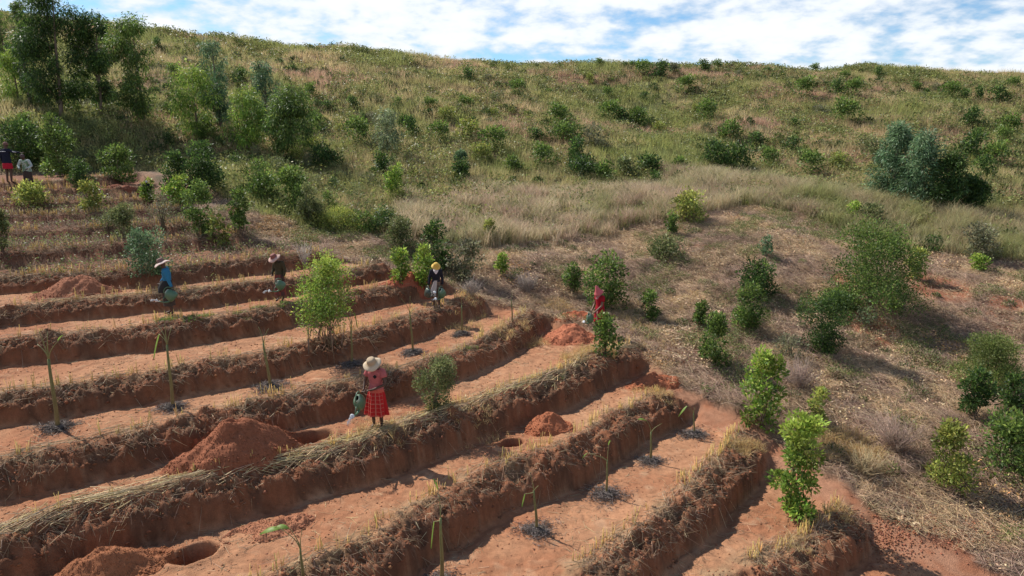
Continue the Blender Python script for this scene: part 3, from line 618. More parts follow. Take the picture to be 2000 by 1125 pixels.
def stems_geo(Cn, Hh, r, n, col, spread=.06, multi=True, lean=0.0):
    g = Geo(); ks = RS.choice(len(Cn), min(n, len(Cn)), replace=False)
    for k in ks:
        c = Cn[k]; b = np.array([RS.normal() * spread, RS.normal() * spread, -.06]); 
        t = np.linspace(0, 1, 6)[:, None]; mid = b * (1 - t) + c * t; mid[:, :2] = b[:2] * (1 - t ** 1.6) + c[:2] * t ** 1.6 + RS.normal(size=(6, 2)) * .012 * Hh * t * (1 - t) * 4
        g.tube(mid, r * np.linspace(1, .25, 6) * RS.uniform(.7, 1.1), jit(col, 1, .1)[0], 5)
    return g
def scale_at(x, y): return y * cP + 0.0
def place_px(px, base, top, w, y=None):
    p = hit(px, base) if y is None else np.array([(px - 1000) / 1351 * 1, 0, 0])
    h = ztop(p[1], top) - p[2]; dep = p[1] * cP - p[2] * sP; return p, h, w * dep / FPX
def shrub(px, base, top, w, pal, label, prof='column', leaf=.085, nl=None, name='shrub', group=None, tips=.3, droop=0, stems=6, sbase=.1, cat='shrub', fill=.55, lobes=26, lwid=.5, srad=.016):
    p, h, wd = place_px(px, base, top, w); h = max(h, .3); ll = leaf * (1 + .012 * p[1])
    n = int(nl * 1.9) if nl else int(np.clip(6.8 * (wd * h * 2.2 + .2) / (ll * ll * .5) * .55, 900, 14000))
    root = tag(empty(name, (p[0], p[1], p[2] - .02)), label, cat, group)
    g, Cn, Hh = crown_geo(h, wd, n, ll, ll * lwid, pal, prof, lobes, droop, sbase, tips, fill)
    link('foliage', g.mesh('foliage'), M_LEAF, root)
    link('stem', stems_geo(Cn, h, srad * (1 + h * .25), stems, [.17, .125, .085], .05 * wd).mesh('stem'), M_BARK, root)
    return root
SHR = [
 # px, base, top, width, palette, label, options
 (1180, 603, 499, 76, 'mid', 'dense leafy bush directly behind the person in the red dress', dict(leaf=.10, prof='dome', sbase=.05)),
 (1117, 574, 515, 30, 'mid', 'slim dark green bush just left of the bush behind the person in red', {}),
 (980, 537, 496, 22, 'bright', 'small slender light green sapling standing alone in the dry brush above the upper terrace ends', dict(nl=350)),
 (1302, 506, 463, 68, 'olive', 'low wide olive green bush in the dry clearing, nearest below the tall grass', dict(prof='dome')),
 (1312, 458, 414, 24, 'mid', 'narrow green bush at the lower edge of the tall grass, beside a yellow-green one', {}),
 (1342, 436, 374, 70, 'yellow', 'broad yellow-green bush at the lower edge of the tall grass', dict(prof='dome', leaf=.11)),
 (1475, 578, 510, 76, 'dark', 'rounded dark bush, upper of two standing close together mid-slope', dict(prof='dome', sbase=.03)),
 (1460, 640, 560, 60, 'mid', 'dark green bush, lower of two standing close together mid-slope', dict(sbase=.03)),
 (1606, 690, 574, 92, 'dark', 'very dark dense upright bush casting a strong shadow on the open slope', dict(leaf=.06, prof='vase', sbase=.02, lobes=40)),
 (1787, 545, 486, 36, 'yellow', 'small yellow-green leafy sapling right of the large feathery bush', {}),
 (1912, 530, 497, 32, 'bright', 'low light green plant near the right edge below the tall grass', dict(nl=350)),
 (1268, 630, 570, 34, 'mid', 'small upright green bush right of the person in red, in the dry brush', {}),
 (1370, 640, 590, 28, 'mid', 'small green sapling just above the taller slope bush with pale leaf tips', {}),
 (1392, 714, 615, 60, 'mid', 'upright green bush with light leaf tips on the open slope, above the path', dict(leaf=.09)),
 (1183, 696, 617, 44, 'mid', 'leafy green bush on the terrace end at the feet of the person in red', dict(leaf=.10)),
 (1486, 836, 690, 68, 'bright', 'tall glossy light green bush standing beside the path bend', dict(leaf=.10, sbase=.03, lobes=34)),
 (1550, 1004, 820, 84, 'bright', 'tall leafy bush on the lowest terrace end, nearest to the path', dict(leaf=.10, sbase=.06, lobes=40, tips=.8, nl=1900)),
 (1598, 830, 758, 36, 'yellow', 'thin spindly yellow-green sapling rising behind the tallest path-side bush', dict(nl=420)),
 (1925, 770, 658, 104, 'fern', 'feathery light green bush near the right edge with dark bushes at its foot', dict(leaf=.05, prof='dome', sbase=.25)),
 (1900, 822, 722, 56, 'dark', 'dark blue-green bush below the feathery one near the right edge', dict(sbase=.2)),
 (1976, 805, 733, 48, 'dark', 'dark bush touching the right edge of the view, beside the feathery bush', dict(sbase=.1)),
 (1968, 925, 808, 130, 'mid', 'large spreading dark leafy bush lowest on the right edge', dict(leaf=.10, prof='dome', sbase=.02, lobes=40)),
 (1845, 945, 828, 84, 'yellow', 'bush with yellow-green crown above darker leaves on the lower right slope', dict(leaf=.09, prof='cone', sbase=.02)),
 (1640, 600, 560, 90, 'mid', 'low dark bush crouching left of the foot of the feathery acacia', dict(prof='dome', leaf=.06)),
 (1395, 330, 276, 60, 'dark', 'dark thicket bush, left half of the large clump on the mid hill', dict(prof='dome', leaf=.12, sbase=.02)),
 (1440, 338, 282, 70, 'dark', 'dark thicket bush, right half of the large clump on the mid hill', dict(prof='dome', leaf=.12, sbase=.02)),
 (1425, 272, 236, 42, 'mid', 'rounded bush higher up the hill, above the large dark clump', dict(prof='dome', leaf=.12)),
 (1245, 246, 211, 42, 'mid', 'dark rounded bush at the mouth of the hill gully', dict(prof='dome', leaf=.12)),
 (1105, 270, 236, 82, 'mid', 'wide low bush on the mid hill left of the gully', dict(prof='dome', leaf=.12)),
 (1268, 338, 304, 52, 'dark', 'dark bush in a row above the tall grass, right of a pale one', dict(prof='dome', leaf=.12)),
 (1222, 344, 306, 44, 'olive', 'brownish olive bush between two dark bushes above the tall grass', dict(prof='dome', leaf=.12)),
 (1130, 345, 306, 62, 'dark', 'dark bush above the tall grass belt, left of the brownish olive one', dict(prof='dome', leaf=.12)),
 (1180, 352, 316, 40, 'mid', 'green bush tucked between dark bushes above the tall grass', dict(prof='dome', leaf=.12)),
 (1325, 334, 308, 34, 'mid', 'small green bush left of the large dark clump, above the grass', dict(prof='dome', leaf=.12)),
 (1003, 338, 306, 42, 'mid', 'green bush above the pale part of the tall grass belt', dict(prof='dome', leaf=.12)),
 (902, 348, 312, 42, 'dark', 'dark round bush on the hill above the pale grass, left of a gap', dict(prof='dome', leaf=.12)),
 (898, 320, 296, 22, 'blue', 'small bluish bush just above a dark round bush', dict(leaf=.12)),
 (793, 255, 228, 24, 'dark', 'small very dark round bush alone on the open left hill', dict(prof='dome', leaf=.12)),
 (745, 348, 302, 44, 'dark', 'dark bush right of the eucalyptus trees, above yellow-green scrub', dict(prof='dome', leaf=.11)),
 (632, 332, 284, 60, 'dark', 'wide dark bush in the shade right below the last eucalyptus', dict(prof='dome', leaf=.11)),
 (772, 390, 325, 36, 'bright', 'narrow bright green bush in the scrub above the tall pale grass', dict(leaf=.10)),
 (572, 412, 328, 62, 'mid', 'dense leafy bush above the dry brush, behind the upper terraces', dict(leaf=.10, sbase=.03)),
 (510, 400, 330, 56, 'mid', 'leafy bush left of the densest bush behind the upper terraces', dict(leaf=.10, sbase=.03)),
 (606, 436, 360, 44, 'olive', 'olive green bush right of the dense leafy bush, at the brush edge', dict(leaf=.06, sbase=.03)),
 (660, 448, 404, 92, 'yellow', 'long low hedge-like yellow-green bush above the dry brush', dict(prof='dome', leaf=.05, sbase=.02)),
 (716, 456, 414, 34, 'mid', 'small dark green bush at the right end of the low hedge-like bush', dict(leaf=.09, sbase=.02)),
 (785, 490, 426, 62, 'olive', 'dark olive bush left of the tallest bush behind the yellow hat', dict(leaf=.08, prof='dome', sbase=.03)),
 (852, 528, 436, 62, 'dark', 'tallest dark leafy bush behind the person in the yellow hat', dict(leaf=.10, sbase=.03)),
 (830, 568, 480, 40, 'bright', 'bright lime green bush beside the left shoulder of the person in the yellow hat', dict(leaf=.10, tips=.6)),
 (908, 550, 472, 62, 'grey', 'loose greyish green bush right of the person in the yellow hat', dict(leaf=.09, prof='dome', sbase=.03)),
 (782, 556, 486, 36, 'bright', 'slim lime green sapling on the red soil pile left of the yellow hat', dict(leaf=.10)),
 (955, 483, 430, 28, 'yellow', 'yellow-green bush at the foot of the pale tall grass', dict(leaf=.08)),
 (850, 800, 703, 74, 'olive', 'fine-leaved olive bush on the bank right of the person in the pink shirt', dict(leaf=.045, prof='vase', sbase=.02)),
 (288, 536, 450, 74, 'blue', 'rounded grey-green bush above the head of the person in the blue top', dict(leaf=.07, prof='dome', sbase=.02, lobes=36)),
 (395, 462, 356, 52, 'mid', 'leafy bush on the upper terraces, middle of three in a row', dict(leaf=.08, sbase=.05)),
 (470, 458, 372, 36, 'mid', 'upright dark green bush on the right end of the upper terraces', dict(leaf=.09, sbase=.15)),
 (430, 488, 422, 36, 'yellow', 'young broad-leaved yellow-green sapling beside the small red soil pile', dict(leaf=.15, nl=130, sbase=.15)),
 (240, 470, 400, 50, 'olive', 'loose feathery olive bush on the upper terraces, above the grey-green bush', dict(leaf=.05)),
 (180, 415, 356, 38, 'yellow', 'bright yellow-green sapling on the upper left terraces', dict(leaf=.11)),
 (66, 412, 356, 62, 'yellow', 'low bright yellow-green bush below the two figures at the far left', dict(leaf=.10, prof='dome')),
 (160, 368, 312, 44, 'dark', 'compact very dark bush on the top terrace edge', dict(leaf=.06, prof='dome', sbase=.02)),
 (120, 345, 232, 66, 'mid', 'tall leafy bush rising behind the figure in the pale shirt', dict(leaf=.11, sbase=.02)),
 (402, 384, 280, 76, 'dark', 'very dark rounded bush in the scrub behind the top terraces', dict(leaf=.09, prof='dome', sbase=.02, lobes=34)),
 (345, 372, 298, 50, 'dark', 'dark shaded bush just left of the very dark rounded bush', dict(leaf=.09, prof='dome', sbase=.02)),
 (352, 405, 344, 46, 'bright', 'bright leafy sapling in front of the very dark rounded bush', dict(leaf=.12)),
 (45, 325, 238, 84, 'dark', 'broad dark bush behind the figure in the navy jacket', dict(leaf=.11, prof='dome', sbase=.02)),
 (232, 352, 284, 60, 'mid', 'medium green bush at the top of the terraces, right of the compact dark one', dict(leaf=.10, sbase=.02)),
 (290, 400, 352, 26, 'bright', 'lime green sapling half hiding a figure on the upper terraces', dict(leaf=.12, nl=260)),
 (6, 490, 405, 32, 'olive', 'olive bush cut by the left edge of the view on the upper terraces', dict(leaf=.07)),
 (320, 445, 372, 46, 'grey', 'thin brownish shrub with bare twigs on the upper terraces', dict(leaf=.05, nl=500, stems=14)),
 (215, 445, 410, 50, 'olive', 'small feathery olive plant among the stubble of the upper left terraces', dict(leaf=.05, nl=450)),
 (1700, 450, 400, 60, 'olive', 'olive bush at the foot of the tall grass, left below the big right-hand tree clump', dict(leaf=.1)),
 (1665, 440, 394, 24, 'bright', 'slender bright green sapling in the tall grass on the right', dict(leaf=.1, nl=300)),
 (1820, 488, 462, 50, 'dark', 'low dark bush under the edge of the tall grass on the right', dict(leaf=.09, prof='dome')),
 (1910, 508, 440, 60, 'grey', 'dry brownish bush at the lower edge of the tall grass near the right side', dict(leaf=.09, prof='dome')),
 (1495, 500, 462, 22, 'blue', 'tiny pale bluish plant on the dry clearing right of centre', dict(leaf=.1, nl=150)),
 (1690, 640, 600, 36, 'pale', 'small pale green weed plant in the shadowed red soil', dict(leaf=.07, nl=200)),
 (1745, 605, 590, 26, 'bright', 'small bright green seedling in the shadow of the feathery acacia', dict(leaf=.08, nl=130)),
 (1545, 700, 655, 60, 'grey', 'thin greyish bush left of the very dark upright bush', dict(leaf=.06, nl=500)),
]
shrub_roots = [shrub(*s[:6], **s[6]) for s in SHR]
# the tall young pigeon-pea like bush in the middle with bare lower stems
p, h, wd = place_px(641, 676, 506, 114)
root = tag(empty('leafy_bush', p), 'large airy light green bush with bare lower stems in the middle of the terraces', 'shrub')
a_, Cn, _ = crown_geo(h, wd, 7000, .07, .034, 'bright', 'dome', 40, 0, .27, .3, .3)
cone = crown_geo(h * .62, wd * .45, 900, .075, .04, 'bright', 'cone', 12, 0, .3, .5, .3)[0]
for V in cone.V: V += np.array([.1, 0, h * .36])
a_.add(np.vstack(cone.V), np.vstack(cone.Cc), Q=np.vstack(cone.Q)); link('foliage', a_.mesh('foliage'), M_LEAF, root)
link('stem', stems_geo(Cn, h, .016, 30, [.22, .15, .10], .22).mesh('stem'), M_BARK, root)
# feathery acacia on the right
p, h, wd = place_px(1695, 600, 442, 165)
root = tag(empty('acacia_bush', p), 'large spreading feathery acacia with arching branches on the open right slope', 'acacia')
a_, Cn, _ = crown_geo(h, wd, 17000, .095, .040, 'mid', 'dome', 46, 0, .10, .3, .3); link('foliage', a_.mesh('foliage'), M_LEAF, root)
link('branch', stems_geo(Cn, h, .018, 14, [.16, .12, .09], .1).mesh('branch'), M_BARK, root)
# ---- trees
def tree(px, base, top, w, pal, label, y=None, name='eucalyptus_tree', leaf=.26, lw=.055, n=5200, droop=.75, lobes=46, prof='euc', sbase=.16, lean=0.0, group=None, trunks=1, tone=1.0):
    p = hit(px, base); h = ztop(p[1], top) - p[2]; dep = p[1] * cP - p[2] * sP; wd = w * dep / FPX; n = int(n * (.9 if prof == 'euc' else 1))
    root = tag(empty(name, (p[0], p[1], p[2] - .05)), label, 'tree', group)
    g, Cn, _ = crown_geo(h, wd, n, leaf, lw, pal, prof, lobes, droop, sbase, .2, .2)
    link('crown', g.mesh('crown'), M_LEAF, root)
    tg = Geo(); lg = Geo()
    for k in range(trunks):
        bx, by = RS.normal() * .12 * trunks, RS.normal() * .1; tx, ty = RS.normal() * wd * .06, RS.normal() * wd * .06
        t = np.linspace(0, 1, 9); P = np.stack([bx + (tx - bx) * t + .05 * np.sin(t * 7) * wd * .2, by + (ty - by) * t, t * h * .93 - .15 * (1 - t)], 1)
        tg.tube(P, (.028 * h / 2 + .03) * (1 - .85 * t) , [.19, .145, .11], 7)
    link('trunk', tg.mesh('trunk', True), M_BARK, root)
    for c in Cn[:: 2]:
        z0 = max(c[2] - .25 * h * RS.uniform(.4, 1), .08 * h); t = np.linspace(0, 1, 5)[:, None]
        P = np.array([0, 0, z0]) * (1 - t) + c * t; P[:, 2] += .06 * h * np.sin(t[:, 0] * np.pi) * .5; lg.tube(P, .012 * h * .35 * np.linspace(1, .3, 5), [.17, .13, .10], 4)
    link('limb', lg.mesh('limb'), M_BARK, root)
    return root
tree(118, 228, -20, 104, 'dark', 'tallest dark eucalyptus at upper left with its top above the frame', n=15000, leaf=.28)
tree(62, 205, 2, 44, 'mid', 'lighter eucalyptus pressed against the left side of the tallest dark one', n=5000)
tree(200, 222, 26, 74, 'dark', 'second dark eucalyptus, just right of the tallest one', n=11000)
tree(272, 246, 34, 84, 'mid', 'open-crowned eucalyptus standing third, right of the dark pair', n=9000)
tree(388, 274, 128, 92, 'bright', 'light green eucalyptus with a slender bare stem, in the middle of the tree row', n=5200)
tree(430, 262, 82, 54, 'blue', 'slim bluish eucalyptus rising behind the light green one', n=4200)
tree(524, 260, 122, 52, 'blue', 'slim bluish eucalyptus between the light green and the last rounded tree', n=3800)
tree(575, 308, 172, 92, 'mid', 'rounded drooping eucalyptus at the right end of the tree row', n=9000)
tree(485, 300, 170, 70, 'bright', 'low light green eucalyptus in front of the slim bluish one', n=3800)
tree(30, 196, 98, 60, 'bright', 'short pale green eucalyptus at the left edge below the tall ones', n=2800)
tree(8, 130, 20, 30, 'mid', 'eucalyptus cut by the left edge high on the hill', n=2000)
tree(758, 306, 212, 52, 'pale', 'thin pale grey-green tree alone on the slope right of the tree row', n=2400)
KW = dict(leaf=.2, lw=.055, droop=.5, sbase=.02, lobes=60)
tree(1738, 392, 244, 78, 'blue', 'left and tallest tree of the big dark green clump on the right hill', n=9000, prof='cone2', **KW)
tree(1792, 408, 262, 92, 'blue', 'second tree from the left in the big dark green clump on the right hill', n=10000, prof='cone2', **KW)
tree(1845, 416, 302, 88, 'dark', 'third tree from the left in the big dark green clump on the right hill', n=9000, prof='cone2', **KW)
tree(1893, 420, 345, 64, 'dark', 'lowest, rightmost tree of the big dark green clump on the right hill', n=6000, prof='cone2', **KW)
tree(1316, 147, 124, 15, 'grey', 'tiny lone tree standing on the skyline right of centre', name='small_tree', n=260, leaf=.3, lw=.12, droop=0, lobes=12, sbase=.4)
# ---- shrubs in numbers: scrub behind the terraces and bushes scattered over the hill (copies of a few built ones)
def proto(pal, h, w, n, leaf, prof, lobes):
    n = int(n * 1.6)
    root = empty('shrub', (0, 0, 0)); g, Cn, _ = crown_geo(h, w, n, leaf, leaf * .5, pal, prof, lobes, 0, .02, .3, .45)
    link('foliage', g.mesh('foliage'), M_LEAF, root); link('stem', stems_geo(Cn, h, .02, 4, [.17, .125, .085], .05).mesh('stem'), M_BARK, root); return root
LM = {'hill': [('the tiny skyline tree', 1316, 135), ('the big right-hand tree clump', 1810, 330), ('the large dark thicket clump', 1418, 305), ('the gully-mouth bush', 1245, 230), ('the rounded last eucalyptus', 575, 240), ('the lone pale tree', 758, 260), ('the tallest eucalyptus', 118, 110), ('the light green eucalyptus', 388, 200), ('the wide low mid-hill bush', 1105, 253), ('the lone dark left-hill bush', 793, 241), ('the rounded bush above the thicket', 1425, 254)],
      'scrub': [('the figure in navy', 18, 315), ('the very dark rounded bush', 402, 330), ('the hedge-like bush', 660, 426), ('the rounded last eucalyptus', 575, 260), ('the light green eucalyptus', 388, 240), ('the third, open-crowned eucalyptus', 272, 200), ('the tallest eucalyptus', 118, 200), ('the lone pale tree', 758, 290), ('the dense leafy bush', 572, 370)]}
ORD = ['nearest', 'second nearest', 'third nearest', 'fourth nearest', 'fifth nearest', 'sixth nearest', 'seventh nearest', 'eighth nearest', 'ninth nearest', 'tenth nearest']
def toward(dx, dy):
    a = math.degrees(math.atan2(-dy, dx)) % 360
    return ['right of', 'up right of', 'above', 'up left of', 'left of', 'down left of', 'below', 'down right of'][int((a + 22.5) // 45) % 8]
def relabel(objs, key, words):
    """each bush is named by its colour and by its bearing and rank from the nearest landmark"""
    bins = {}
    for o, kd in objs:
        x, y, z = o.location; dep = y * cP - z * sP; u = 1000 + FPX * x / dep; v = 562.5 - FPX * (y * sP + z * cP) / dep
        L = min(LM[key], key=lambda q: (q[1] - u) ** 2 + (q[2] - v) ** 2); dx, dy = u - L[1], v - L[2]
        bins.setdefault((kd, L[0], toward(dx, dy)), []).append((dx * dx + dy * dy, o))
    for (kd, nm, dr), lst in bins.items():
        lst.sort(key=lambda q: q[0])
        for i, (_, o) in enumerate(lst): o['label'] = (('%s ' % ORD[i]) if len(lst) > 1 else '') + '%s %s %s' % (words[kd], dr, nm)
def scatter(protos, spots, words, key, group):
    used = set(); objs = []
    for (x, y, s, kd) in spots:
        o = protos[kd]
        if kd in used: o = copy_tree(o)
        used.add(kd); objs.append((o, kd))
        o.location = (x, y, H1(x, y) - .04); o.rotation_euler = (0, 0, random.uniform(0, 6.28)); o.scale = (s * random.uniform(.85, 1.25), s * random.uniform(.85, 1.25), s * random.uniform(.8, 1.15))
        tag(o, None, 'shrub', group)
    relabel(objs, key, words)
hp = [proto('dark', 1.2, 1.5, 700, .15, 'dome', 20), proto('mid', 1.3, 1.3, 650, .15, 'column', 18), proto('olive', 1.0, 1.6, 650, .14, 'dome', 20), proto('yellow', 1.0, 1.2, 520, .15, 'dome', 16), proto('grey', 1.1, 1.4, 520, .14, 'dome', 18)]
hl = ['dark green hillside bush', 'mid green hillside bush', 'olive hillside bush', 'yellow-green hillside bush', 'greyish hillside bush']
HILL_PX = [(912,160,1.1,0),(640,218,.8,0),(607,195,.9,1),(690,212,.7,0),(1010,185,1.1,1),(1085,120,.8,0),(650,88,1.2,3),(680,92,1.1,1),(730,100,1.1,0),(773,96,1.0,4),(790,106,1.1,0),(1170,132,.9,1),(1222,134,.6,0),(1235,134,.6,1),(1255,150,1.2,1),(1290,155,1.5,0),(1340,180,1.4,1),(1375,140,1.1,0),(1400,140,.9,1),(1605,135,1.1,0),(1590,145,1.1,1),(1717,150,.8,0),(1790,180,.9,1),(1825,180,.9,4),(1855,195,1.2,1),(1880,200,1.1,0),(1907,200,1.1,0),(1947,205,1.3,0),(1978,175,1.0,1),(1570,190,1.3,1),(1635,190,1.2,0),(1665,190,1.4,1),(1650,245,1.5,1),(1550,250,.7,0),(1550,300,1.0,0),(1605,230,1.2,4),(1900,250,1.3,0),(1970,270,1.4,1),(1900,315,1.7,0),(1940,330,1.4,1),(1920,350,1.0,0),(1190,235,1.5,1),(1210,240,1.2,0),(1090,245,1.4,1),(1045,275,.9,0),(1160,285,1.3,4),(1290,260,1.0,3),(1380,240,1.4,1),(1475,285,1.0,0),(840,215,.9,1),(875,230,1.0,3),(950,160,.8,4),(805,270,1.1,0),(910,270,1.2,3),(965,295,1.2,1),(940,310,1.1,3),(860,280,1.3,1),(1000,120,.7,1),(1500,145,.6,0),(1440,150,.7,4),(1130,320,1.3,0),(1060,330,1.2,1),(620,255,.9,1),(720,240,.8,4),(340,150,.9,1),(470,160,1.1,0),(365,130,.7,4),(310,98,.8,0),(355,52,.9,1),(300,46,.9,0),(30,12,1.3,1),(700,280,1.2,1),(1580,340,1.3,1),(1640,330,1.2,3),(1700,300,1.3,2),(1500,330,1.1,1)]
sp = []
for px, py, s, kd in HILL_PX:
    q = hit(px, py, 27); sp.append((q[0], q[1], s, kd))
n0 = 0
while n0 < 62:
    t = random.uniform(-.70, .70); r = math.sqrt(random.uniform(36 ** 2, 92 ** 2)); x, y = r * math.sin(t), r * math.cos(t)
    if wild(np.array([x]), np.array([y]))[0] < 4: continue
    if vnoise(x / 8, y / 8, 301) < random.uniform(.2, .8): continue
    sp.append((x, y, random.uniform(.35, .95), random.choice([0, 1, 1, 2, 2, 3, 4]))); n0 += 1
scatter(hp, sp, hl, 'hill', 'bushes dotted over the grassy hillside')
tp = [proto('dark', 1.3, 1.2, 900, .10, 'dome', 24), proto('mid', 1.5, 1.1, 900, .11, 'column', 24), proto('yellow', 1.1, 1.1, 700, .11, 'dome', 20), proto('olive', 1.2, 1.3, 900, .07, 'dome', 26), proto('grey', 1.2, 1.2, 650, .06, 'dome', 24)]
tl = ['dark green scrub bush', 'leafy green scrub bush', 'yellow-green scrub bush', 'olive scrub bush', 'brownish scrub bush']
sp = []
while len(sp) < 72:
    px, py = random.uniform(-60, 800), random.uniform(205, 470); q = hit(px, py, 25)
    w = wild(q[:1], q[1:2])[0]
    if w < .5: continue
    if any((q[0] - a) ** 2 + (q[1] - b) ** 2 < .7 for a, b, _, _ in sp): continue
    sp.append((q[0], q[1], random.uniform(.45, 1.05), random.choice([0, 0, 1, 1, 1, 2, 3, 3, 4])))
scatter(tp, sp, tl, 'scrub', 'bushes of the scrub between terraces and trees')
# the many smaller bushes beyond the ones built singly: one mass
g = Geo(); VV = []
for k in range(1700):
    t = random.uniform(-.74, .74); r = math.sqrt(random.uniform(33 ** 2, 93 ** 2)); x, y = r * math.sin(t), r * math.cos(t)
    if wild(np.array([x]), np.array([y]))[0] < .8 or vnoise(x / 5, y / 5, 311) < random.uniform(.35, .8): continue
    s_ = random.uniform(.35, .9); n = 130; d = rdir(n); d[:, 2] = np.abs(d[:, 2]); P = d * np.array([.6, .6, .75]) * s_ * RS.uniform(.5, 1, n)[:, None] + [x, y, H1(x, y) + .05]
    c = random.choice([[.045, .08, .022], [.06, .095, .028], [.10, .13, .035], [.125, .14, .06], [.075, .11, .03], [.19, .21, .06]]); g.leaves(P, unit(d + rdir(n) * .6), .17, .09, jit(c, n, .25, .06))
stuff('low_hillside_bushes', g, M_LEAF, 'mass of low green bushes merging into the hillside grass')
# low mixed scrub on the cut slope
g = Geo(); gw = Geo()
for k in range(420):
    t = random.uniform(-.25, .76); r = math.sqrt(random.uniform(13 ** 2, 36 ** 2)); x, y = r * math.sin(t), r * math.cos(t)
    if wild(np.array([x]), np.array([y]))[0] > .2 or vnoise(x / 2.2, y / 2.2, 331) < random.uniform(.25, .85): continue
    z0, te, ba, li, pa = [float(q[0]) for q in land(np.array([x]), np.array([y]))]
    if te > .05 or pa > .1: continue
    s_ = random.uniform(.15, .42); n = 170; d = rdir(n); d[:, 2] = np.abs(d[:, 2]); P = d * np.array([.9, .9, .8]) * s_ * RS.uniform(.3, 1, n)[:, None] ** .6 + [x, y, z0]
    c = random.choice([[.11, .15, .045], [.15, .17, .07], [.21, .23, .08], [.22, .17, .10], [.08, .12, .035]]); g.leaves(P, unit(d + rdir(n) * .8), .07, .032, jit(c, n, .28, .07))
    m = 30; d = rdir(m); d[:, 2] = np.abs(d[:, 2]) + .4; d = unit(d); b = np.tile([x, y, z0], (m, 1)); gw.sticks(b, b + d * s_ * RS.uniform(.6, 1.3, (m, 1)), .008, jit([.30, .21, .15], m, .25, .05))
stuff('low_scrub', g, M_LEAF, 'low mixed weeds and scrub regrowing on the cut slope'); stuff('scrub_twigs', gw, M_STRAW, 'bare twigs of the scrub regrowing on the cut slope')
# ---- leafless twiggy bushes among the cut brush
def twigs(px, py, w, hpx, label, n=220, col=(.34, .27, .22)):
    p, h, wd = place_px(px, py, py - hpx, w); root = np.array(p); g = Geo(); P0 = []; P1 = []
    for k in range(n // 4):
        a = random.uniform(0, 6.28); r = wd * .5 * random.uniform(.1, 1); b = np.array([random.gauss(0, .05), random.gauss(0, .05), 0]); c = np.array([r * math.cos(a), r * math.sin(a), h * random.uniform(.5, 1)])
        P0.append(b); P1.append(c)
        for j in range(3):
            m = b + (c - b) * random.uniform(.3, .8); P0.append(m); P1.append(m + rdir(1)[0] * h * .28 + [0, 0, .1 * h])
    g.sticks(np.array(P0), np.array(P1), .009, jit(col, len(P0), .2, .04)); o = link('dry_bush', g.mesh('dry_bush'), M_STRAW); o.location = tuple(root); tag(o, label, 'dry bush')
twigs(595, 515, 40, 45, 'bare whitish twig bush at the end of the upper terrace', 120, (.42, .36, .3))
twigs(1560, 760, 120, 60, 'leafless purplish twig bush between the two tall path-side bushes', 420, (.27, .19, .15))
twigs(1750, 880, 130, 70, 'sprawling leafless grey twig bush on the lower right slope', 460, (.30, .21, .16))
twigs(920, 580, 60, 40, 'leafless grey twig bush right of the person in the yellow hat', 260, (.3, .24, .2))
twigs(1030, 570, 60, 40, 'low leafless brush above the straw-topped terrace end', 260, (.3, .24, .2))
twigs(1690, 930, 110, 55, 'heap of dry yellowish stalks beside the path', 420, (.40, .30, .17))
